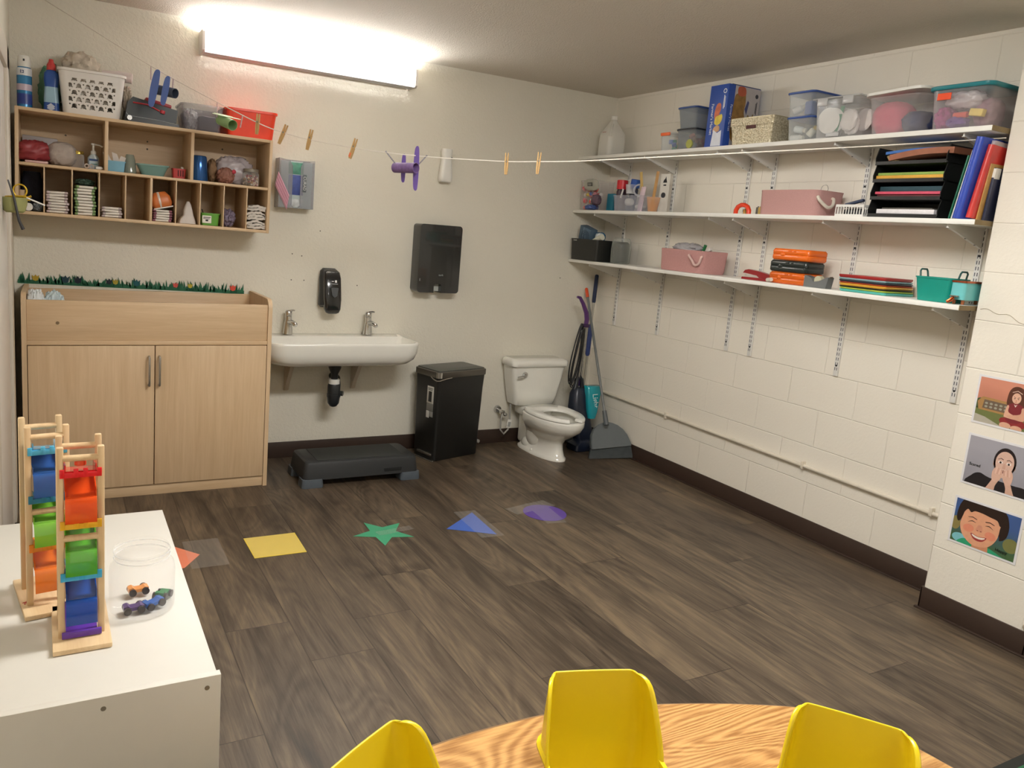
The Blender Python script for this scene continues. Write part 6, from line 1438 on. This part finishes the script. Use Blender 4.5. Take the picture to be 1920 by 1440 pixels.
def tie(a, b, lb, m=mat('#8d8a96', .5, vary=.3, scale=200), r_=.0022, twist=True):
    a, b = Vector(a), Vector(b); n_ = 22; d = (b-a); u = d.cross(Vector((0, 1, .3))).normalized(); v_ = d.cross(u).normalized(); g = G()
    for ph in (0, PI):
        g.tube([a+d*(i/n_)+(u*math.cos(i*1.1+ph)+v_*math.sin(i*1.1+ph))*.0022 for i in range(n_+1)], r_*.7, 5)
    return tag(g.build('twisted_tie', m), lb, 'tie')
tie((-2.254, -1.193, 1.866), (-2.215, -1.225, 1.812), 'silver twisted tie holding the tail of the purple airplane')
tie((-2.095, -1.320, 1.858), (-2.125, -1.300, 1.815), 'silver twisted tie holding the nose of the purple airplane')
tie((-3.217, -.422, 2.205), (-3.217, -.424, 2.140), 'beaded twisted tie left of the blue airplane', mat('#b9a2a4', .5, vary=.4, scale=200))
tie((-3.122, -.499, 2.152), (-3.125, -.501, 2.098), 'beaded twisted tie at the right wing of the blue airplane', mat('#b9a2a4', .5, vary=.4, scale=200))
tie((-2.936, -.647, 2.052), (-2.935, -.648, 1.975), 'pale twisted tie at the tail of the green airplane', mat('#c9b5b4', .5, vary=.3, scale=200))
tie((-2.829, -.733, 1.995), (-2.838, -.728, 1.935), 'pale twisted tie at the nose of the green airplane', mat('#c9b5b4', .5, vary=.3, scale=200))
# pipe cleaner craft at the door
t = thing('door_craft', 'olive paper cup craft with gold wire loops hung on the door frame', 'craft', (XL+.048, -1.0, 1.455))
g = G(); g.lathe([(.030, 0), (.040, .008), (.047, .035), (.050, .062)], n=24, cap1=False); g.build('paper_cup', mat('#9a9a62', .6, vary=.1), t)
gold = mat('#d9b33a', .3, .6, vary=.2, scale=200)
g = G(); g.tube([(.022+.024*math.cos(a), -.01, .090+.026*math.sin(a)) for a in [2*PI*i/20 for i in range(21)]], .0035, 6, False)
g.tube(catmull3([(-.03, -.02, .062), (0, -.03, .066), (.03, -.02, .068), (.05, -.01, .066), (.062, -.01, .072)]), .0045, 6); g.tube(catmull3([(.03, -.02, .068), (.045, -.01, .058), (.058, -.01, .054)]), .004, 6); g.build('gold_wire', gold, t)
g = G(); g.cyl((.045, -.015, .064), (.112, -.02, .038), .0032, .0032, 8); g.build('white_stick', white, t)
g = G(); g.tube([(-.018, -.055, .13), (.0, -.055, .07), (.018, -.05, -.03), (.032, -.045, -.065)], [.003, .0045, .0055, .007], 8); g.build('black_straw', mat('#242224', .4), t)
# rounded white sign on the door
g = G(); g.cyl((XL+.008, -1.27, 1.86), (XL+.012, -1.27, 1.86), .16, .16, 48)
tag(g.build('door_sign', mat('#efeeee', .25)), 'round white sign stuck on the door in the left wall', 'sign')

# ================================================================== PHOTOGRAPHS ON THE PILASTER
def photo(y0, z0, rot, lb, w_=.275, h_=.208, bd=.009):
    t = thing('photo_print', lb, 'photograph', (XP-.001, y0, z0), (R(rot), 0, 0))
    G().box(-.0012, 0, -w_, 0, 0, h_).build('white_border', mat('#e4e2e4', .3, vary=.01), t)
    return t
def lay(t, poly, m, k, nm='printed_shape', W=.275, Hh=.208, bd=.009):
    # clip to the picture area
    P_ = [(min(max(u, bd), W-bd), min(max(v_, bd), Hh-bd)) for u, v_ in poly]
    return G().loft([[(x, -u, v_) for u, v_ in P_] for x in (-.0012-.00018*k, -.0013-.00018*k-.0001)]).build(nm, m, t, smooth=False)
def el(cx_, cy_, rx_, ry_, a=0, n=28):
    c_, s_ = math.cos(R(a)), math.sin(R(a)); return [(cx_+rx_*math.cos(q)*c_-ry_*math.sin(q)*s_, cy_+rx_*math.cos(q)*s_+ry_*math.sin(q)*c_) for q in [2*PI*i/n for i in range(n)]]
def grad(c1, c2, axis='Z', a=0, b_=.2, name='printed_backdrop'):
    m, nt, b = newmat(name); tc = N(nt, 'ShaderNodeTexCoord'); sp = N(nt, 'ShaderNodeSeparateXYZ'); L(nt, tc.outputs['Object'], sp.inputs[0])
    nz = N(nt, 'ShaderNodeTexNoise', i_Scale=9, i_Detail=2); L(nt, tc.outputs['Object'], nz.inputs['Vector'])
    mr = N(nt, 'ShaderNodeMapRange'); mr.inputs[1].default_value = a; mr.inputs[2].default_value = b_; L(nt, sp.outputs[axis], mr.inputs[0])
    ad = N(nt, 'ShaderNodeMath', operation='MULTIPLY_ADD', use_clamp=True); ad.inputs[1].default_value = .5; L(nt, nz.outputs['Fac'], ad.inputs[0]); L(nt, mr.outputs[0], ad.inputs[2])
    sb = N(nt, 'ShaderNodeMath', operation='SUBTRACT', use_clamp=True); sb.inputs[1].default_value = .25; L(nt, ad.outputs[0], sb.inputs[0])
    mx = N(nt, 'ShaderNodeMix', data_type='RGBA'); mx.inputs[6].default_value = lin(c1); mx.inputs[7].default_value = lin(c2); L(nt, sb.outputs[0], mx.inputs[0])
    L(nt, mx.outputs[2], b.inputs['Base Color']); b.inputs['Roughness'].default_value = .3; return m
P_ = lambda c_: mat(c_, .35, vary=.05, scale=60)
FULL = [(0, 0), (.275, 0), (.275, .208), (0, .208)]
# 1: cross girl in a red dress on a bench
t = photo(-2.909, .888, 0, 'top photo print on the pilaster: girl in red dress, arms crossed, on a bench')
lay(t, FULL, grad('#b0705c', '#d9927a', 'Z', .06, .2), 0, 'picture')
lay(t, [(0, 0), (.275, 0), (.275, .05), (.2, .055), (0, .07)], P_('#6d7444'), 1); lay(t, [(0, .0), (.12, 0), (.05, .035), (0, .042)], P_('#b3ac9c'), 2)
lay(t, catmull([(.0, .07), (.01, .105), (.03, .11), (.045, .10), (.03, .07)], 3), P_('#4a5c3a'), 1)
lay(t, [(.02, .062), (.27, .055), (.27, .11), (.03, .118), (.012, .095)], P_('#a9814f'), 2)
lay(t, [(.034, .070), (.265, .064), (.265, .100), (.038, .107)], P_('#6d5c4c'), 3)
for i in range(12):
    for j in range(2): lay(t, el(.048+.019*i, .079+.014*j, .0062, .0045), P_('#9c9a8a'), 4)
gx = .158
lay(t, catmull([(gx-.032, .155), (gx-.02, .178), (gx, .185), (gx+.022, .176), (gx+.03, .15), (gx+.034, .105), (gx+.018, .10), (gx-.022, .102), (gx-.034, .11)], 4), P_('#5a3426'), 5)
lay(t, catmull([(gx-.03, .02), (gx-.05, .035), (gx-.035, .05), (gx+.03, .05), (gx+.05, .032), (gx+.03, .015)], 4), P_('#8f2f30'), 6)
lay(t, el(gx-.025, .018, .022, .013), P_('#d9a78c'), 7); lay(t, el(gx+.018, .014, .022, .012), P_('#d9a78c'), 7)
lay(t, catmull([(gx-.025, .04), (gx-.028, .10), (gx-.01, .115), (gx+.015, .115), (gx+.032, .10), (gx+.028, .04)], 4), P_('#7c2930'), 7)
lay(t, catmull([(gx-.036, .06), (gx-.03, .10), (gx-.022, .10), (gx-.02, .075), (gx+.02, .060), (gx+.012, .050), (gx-.03, .052)], 4), P_('#dba98f'), 8)
lay(t, catmull([(gx+.042, .06), (gx+.036, .10), (gx+.026, .10), (gx+.022, .075), (gx-.022, .062), (gx-.018, .054), (gx+.032, .048)], 4), P_('#d39f85'), 9)
lay(t, el(gx, .137, .017, .022), P_('#e0b299'), 9); lay(t, catmull([(gx-.019, .14), (gx-.018, .162), (gx, .170), (gx+.019, .162), (gx+.019, .14), (gx+.01, .157), (gx-.008, .158)], 3), P_('#5a3426'), 10)
for s_ in (-1, 1): lay(t, [(gx+s_*.011, .144), (gx+s_*.003, .139), (gx+s_*.003, .137), (gx+s_*.011, .142)], P_('#3a2018'), 10); lay(t, el(gx+s_*.007, .135, .0028, .0015), P_('#2a1712'), 10)
lay(t, el(gx, .127, .0028, .003), P_('#c98f78'), 10); lay(t, [(gx-.006, .1195), (gx, .121), (gx+.006, .1195), (gx, .1185)], P_('#a04a44'), 10)
lay(t, [(gx-.019, .157), (gx, .166), (gx+.019, .157), (gx+.019, .160), (gx, .169), (gx-.019, .160)], P_('#d8b9a8'), 11)
lay(t, [(gx-.006, .112), (gx, .108), (gx+.007, .112), (gx+.001, .100)], P_('#e6d6cc'), 9)
# 2: scared girl
t = photo(-2.912, .620, 0, 'middle photo print on the pilaster: frightened girl in black with hands at her mouth', w_=.275, h_=.222)
H2 = .222
def l2(poly, c_, k, nm='printed_shape'): return lay(t, poly, P_(c_) if isinstance(c_, str) else c_, k, nm, .275, H2)
l2([(0, 0), (.275, 0), (.275, H2), (0, H2)], grad('#8f8d96', '#a9a6ae', 'Z', 0, .2), 0, 'picture')
gx = .158
l2(catmull([(.03, .0), (.04, .045), (.07, .065), (.11, .055), (.20, .05), (.245, .05), (.262, .03), (.262, 0)], 4), '#211d20', 1)
l2(el(gx, .135, .043, .060), '#241a1b', 2); l2(catmull([(gx-.034, .12), (gx-.033, .150), (gx-.02, .172), (gx, .180), (gx+.02, .172), (gx+.033, .150), (gx+.034, .12), (gx+.02, .08), (gx, .068), (gx-.02, .08)], 4), '#d8b3a2', 3)
for s_ in (-1, 1):
    l2(el(gx+s_*.038, .122, .005, .012), '#c99c88', 2)
    l2(el(gx+s_*.016, .132, .009, .0052), '#efe6e2', 4); l2(el(gx+s_*.016, .131, .0042, .0046), '#3a2620', 5); l2(el(gx+s_*.016, .131, .0019, .0021), '#120c0a', 6)
    l2([(gx+s_*.006, .146), (gx+s_*.016, .150), (gx+s_*.027, .143), (gx+s_*.027, .141), (gx+s_*.016, .147), (gx+s_*.006, .143)], '#3a2822', 5)
l2(catmull([(gx-.003, .128), (gx-.006, .110), (gx, .107), (gx+.006, .110), (gx+.003, .128)], 3), '#cda290', 4)
l2(el(gx, .095, .010, .006), '#6a3230', 4)
for s_ in (-1, 1):
    l2(catmull([(gx+s_*.055, .0), (gx+s_*.045, .03), (gx+s_*.030, .06), (gx+s_*.010, .06), (gx+s_*.020, .03), (gx+s_*.025, .0)], 4), '#d3a995', 5)
    l2(catmull([(gx+s_*.036, .05), (gx+s_*.040, .085), (gx+s_*.028, .108), (gx+s_*.010, .100), (gx+s_*.002, .085), (gx+s_*.006, .06), (gx+s_*.02, .045)], 4), '#d9b09c', 6)
    for j in range(4): l2(catmull([(gx+s_*(.030-.007*j), .082), (gx+s_*(.027-.007*j), .109-.003*j), (gx+s_*(.022-.007*j), .108-.003*j), (gx+s_*(.0245-.007*j), .082)], 3), ['#e2bcaa', '#d2a592'][j % 2], 7+j % 2)
text('Scared', .017, ink, t, (-.0035, -.047, .092), (R(92), 0, R(-90)), 'written_word')
# 3: happy boy
t = photo(-2.906, .352, 0, 'bottom photo print on the pilaster: laughing boy with a black bowl haircut')
lay(t, FULL, grad('#46633c', '#3f58a0', 'Z', .03, .18), 0, 'picture')
lay(t, el(.045, .03, .03, .02), P_('#7fc0c9'), 1); lay(t, el(.02, .09, .02, .03), P_('#8a7d4a'), 1); lay(t, el(.245, .07, .03, .03), P_('#7a7a48'), 1)
bx_ = .125
lay(t, catmull([(.05, .0), (.055, .03), (.09, .035), (.16, .03), (.21, .015), (.24, 0)], 4), P_('#2f9a70'), 2)
lay(t, catmull([(.02, .13), (.03, .185), (.06, .206), (.19, .206), (.225, .16), (.225, .10), (.20, .075), (.185, .10), (.06, .12), (.03, .10)], 4), P_('#2a1d18'), 3)
lay(t, [(bx_-.025, .0), (bx_-.025, .05), (bx_+.035, .05), (bx_+.04, 0)], P_('#c98a68'), 3)
lay(t, catmull([(.045, .13), (.04, .09), (.055, .05), (.09, .022), (.125, .018), (.165, .035), (.19, .075), (.195, .12), (.19, .155), (.12, .175), (.06, .165)], 5), P_('#e0a381'), 4)
lay(t, catmull([(.028, .15), (.04, .20), (.10, .206), (.18, .206), (.215, .15), (.195, .135), (.18, .155), (.15, .160), (.12, .165), (.09, .165), (.075, .155), (.06, .165), (.045, .145)], 4), P_('#2a1d18'), 6)
lay(t, el(.075, .085, .022, .017, 10), P_('#e28f72'), 5); lay(t, el(.165, .080, .022, .017, -10), P_('#e28f72'), 5)
for s_, ex in ((-1, .085), (1, .155)):
    lay(t, catmull([(ex-.017, .113+s_*.003), (ex, .122), (ex+.017, .113-s_*.003), (ex, .1185)], 4), P_('#231613'), 7)
    lay(t, [(ex-.018, .134+s_*.001), (ex, .139), (ex+.018, .133), (ex+.018, .130), (ex, .135), (ex-.018, .131)], P_('#4a3026'), 6)
lay(t, catmull([(.112, .11), (.105, .088), (.118, .083), (.131, .088), (.126, .11)], 4), P_('#d5957a'), 6)
for ax_ in (.112, .126): lay(t, el(ax_, .0865, .003, .002), P_('#8a4a3a'), 7)
lay(t, catmull([(.088, .068), (.12, .062), (.152, .068), (.14, .048), (.12, .042), (.10, .048)], 4), P_('#a03c3a'), 6)
lay(t, catmull([(.093, .065), (.12, .060), (.147, .065), (.138, .055), (.12, .052), (.102, .055)], 4), P_('#f0e6dc'), 7)
for j in range(5): lay(t, [(.105+.008*j-.0003, .0535), (.105+.008*j+.0003, .0535), (.105+.008*j+.0003, .062), (.105+.008*j-.0003, .062)], P_('#b59a8c'), 8)
text('Happy', .018, ink, t, (-.0035, -.215, .036), (R(92), 0, R(-90)), 'written_word')
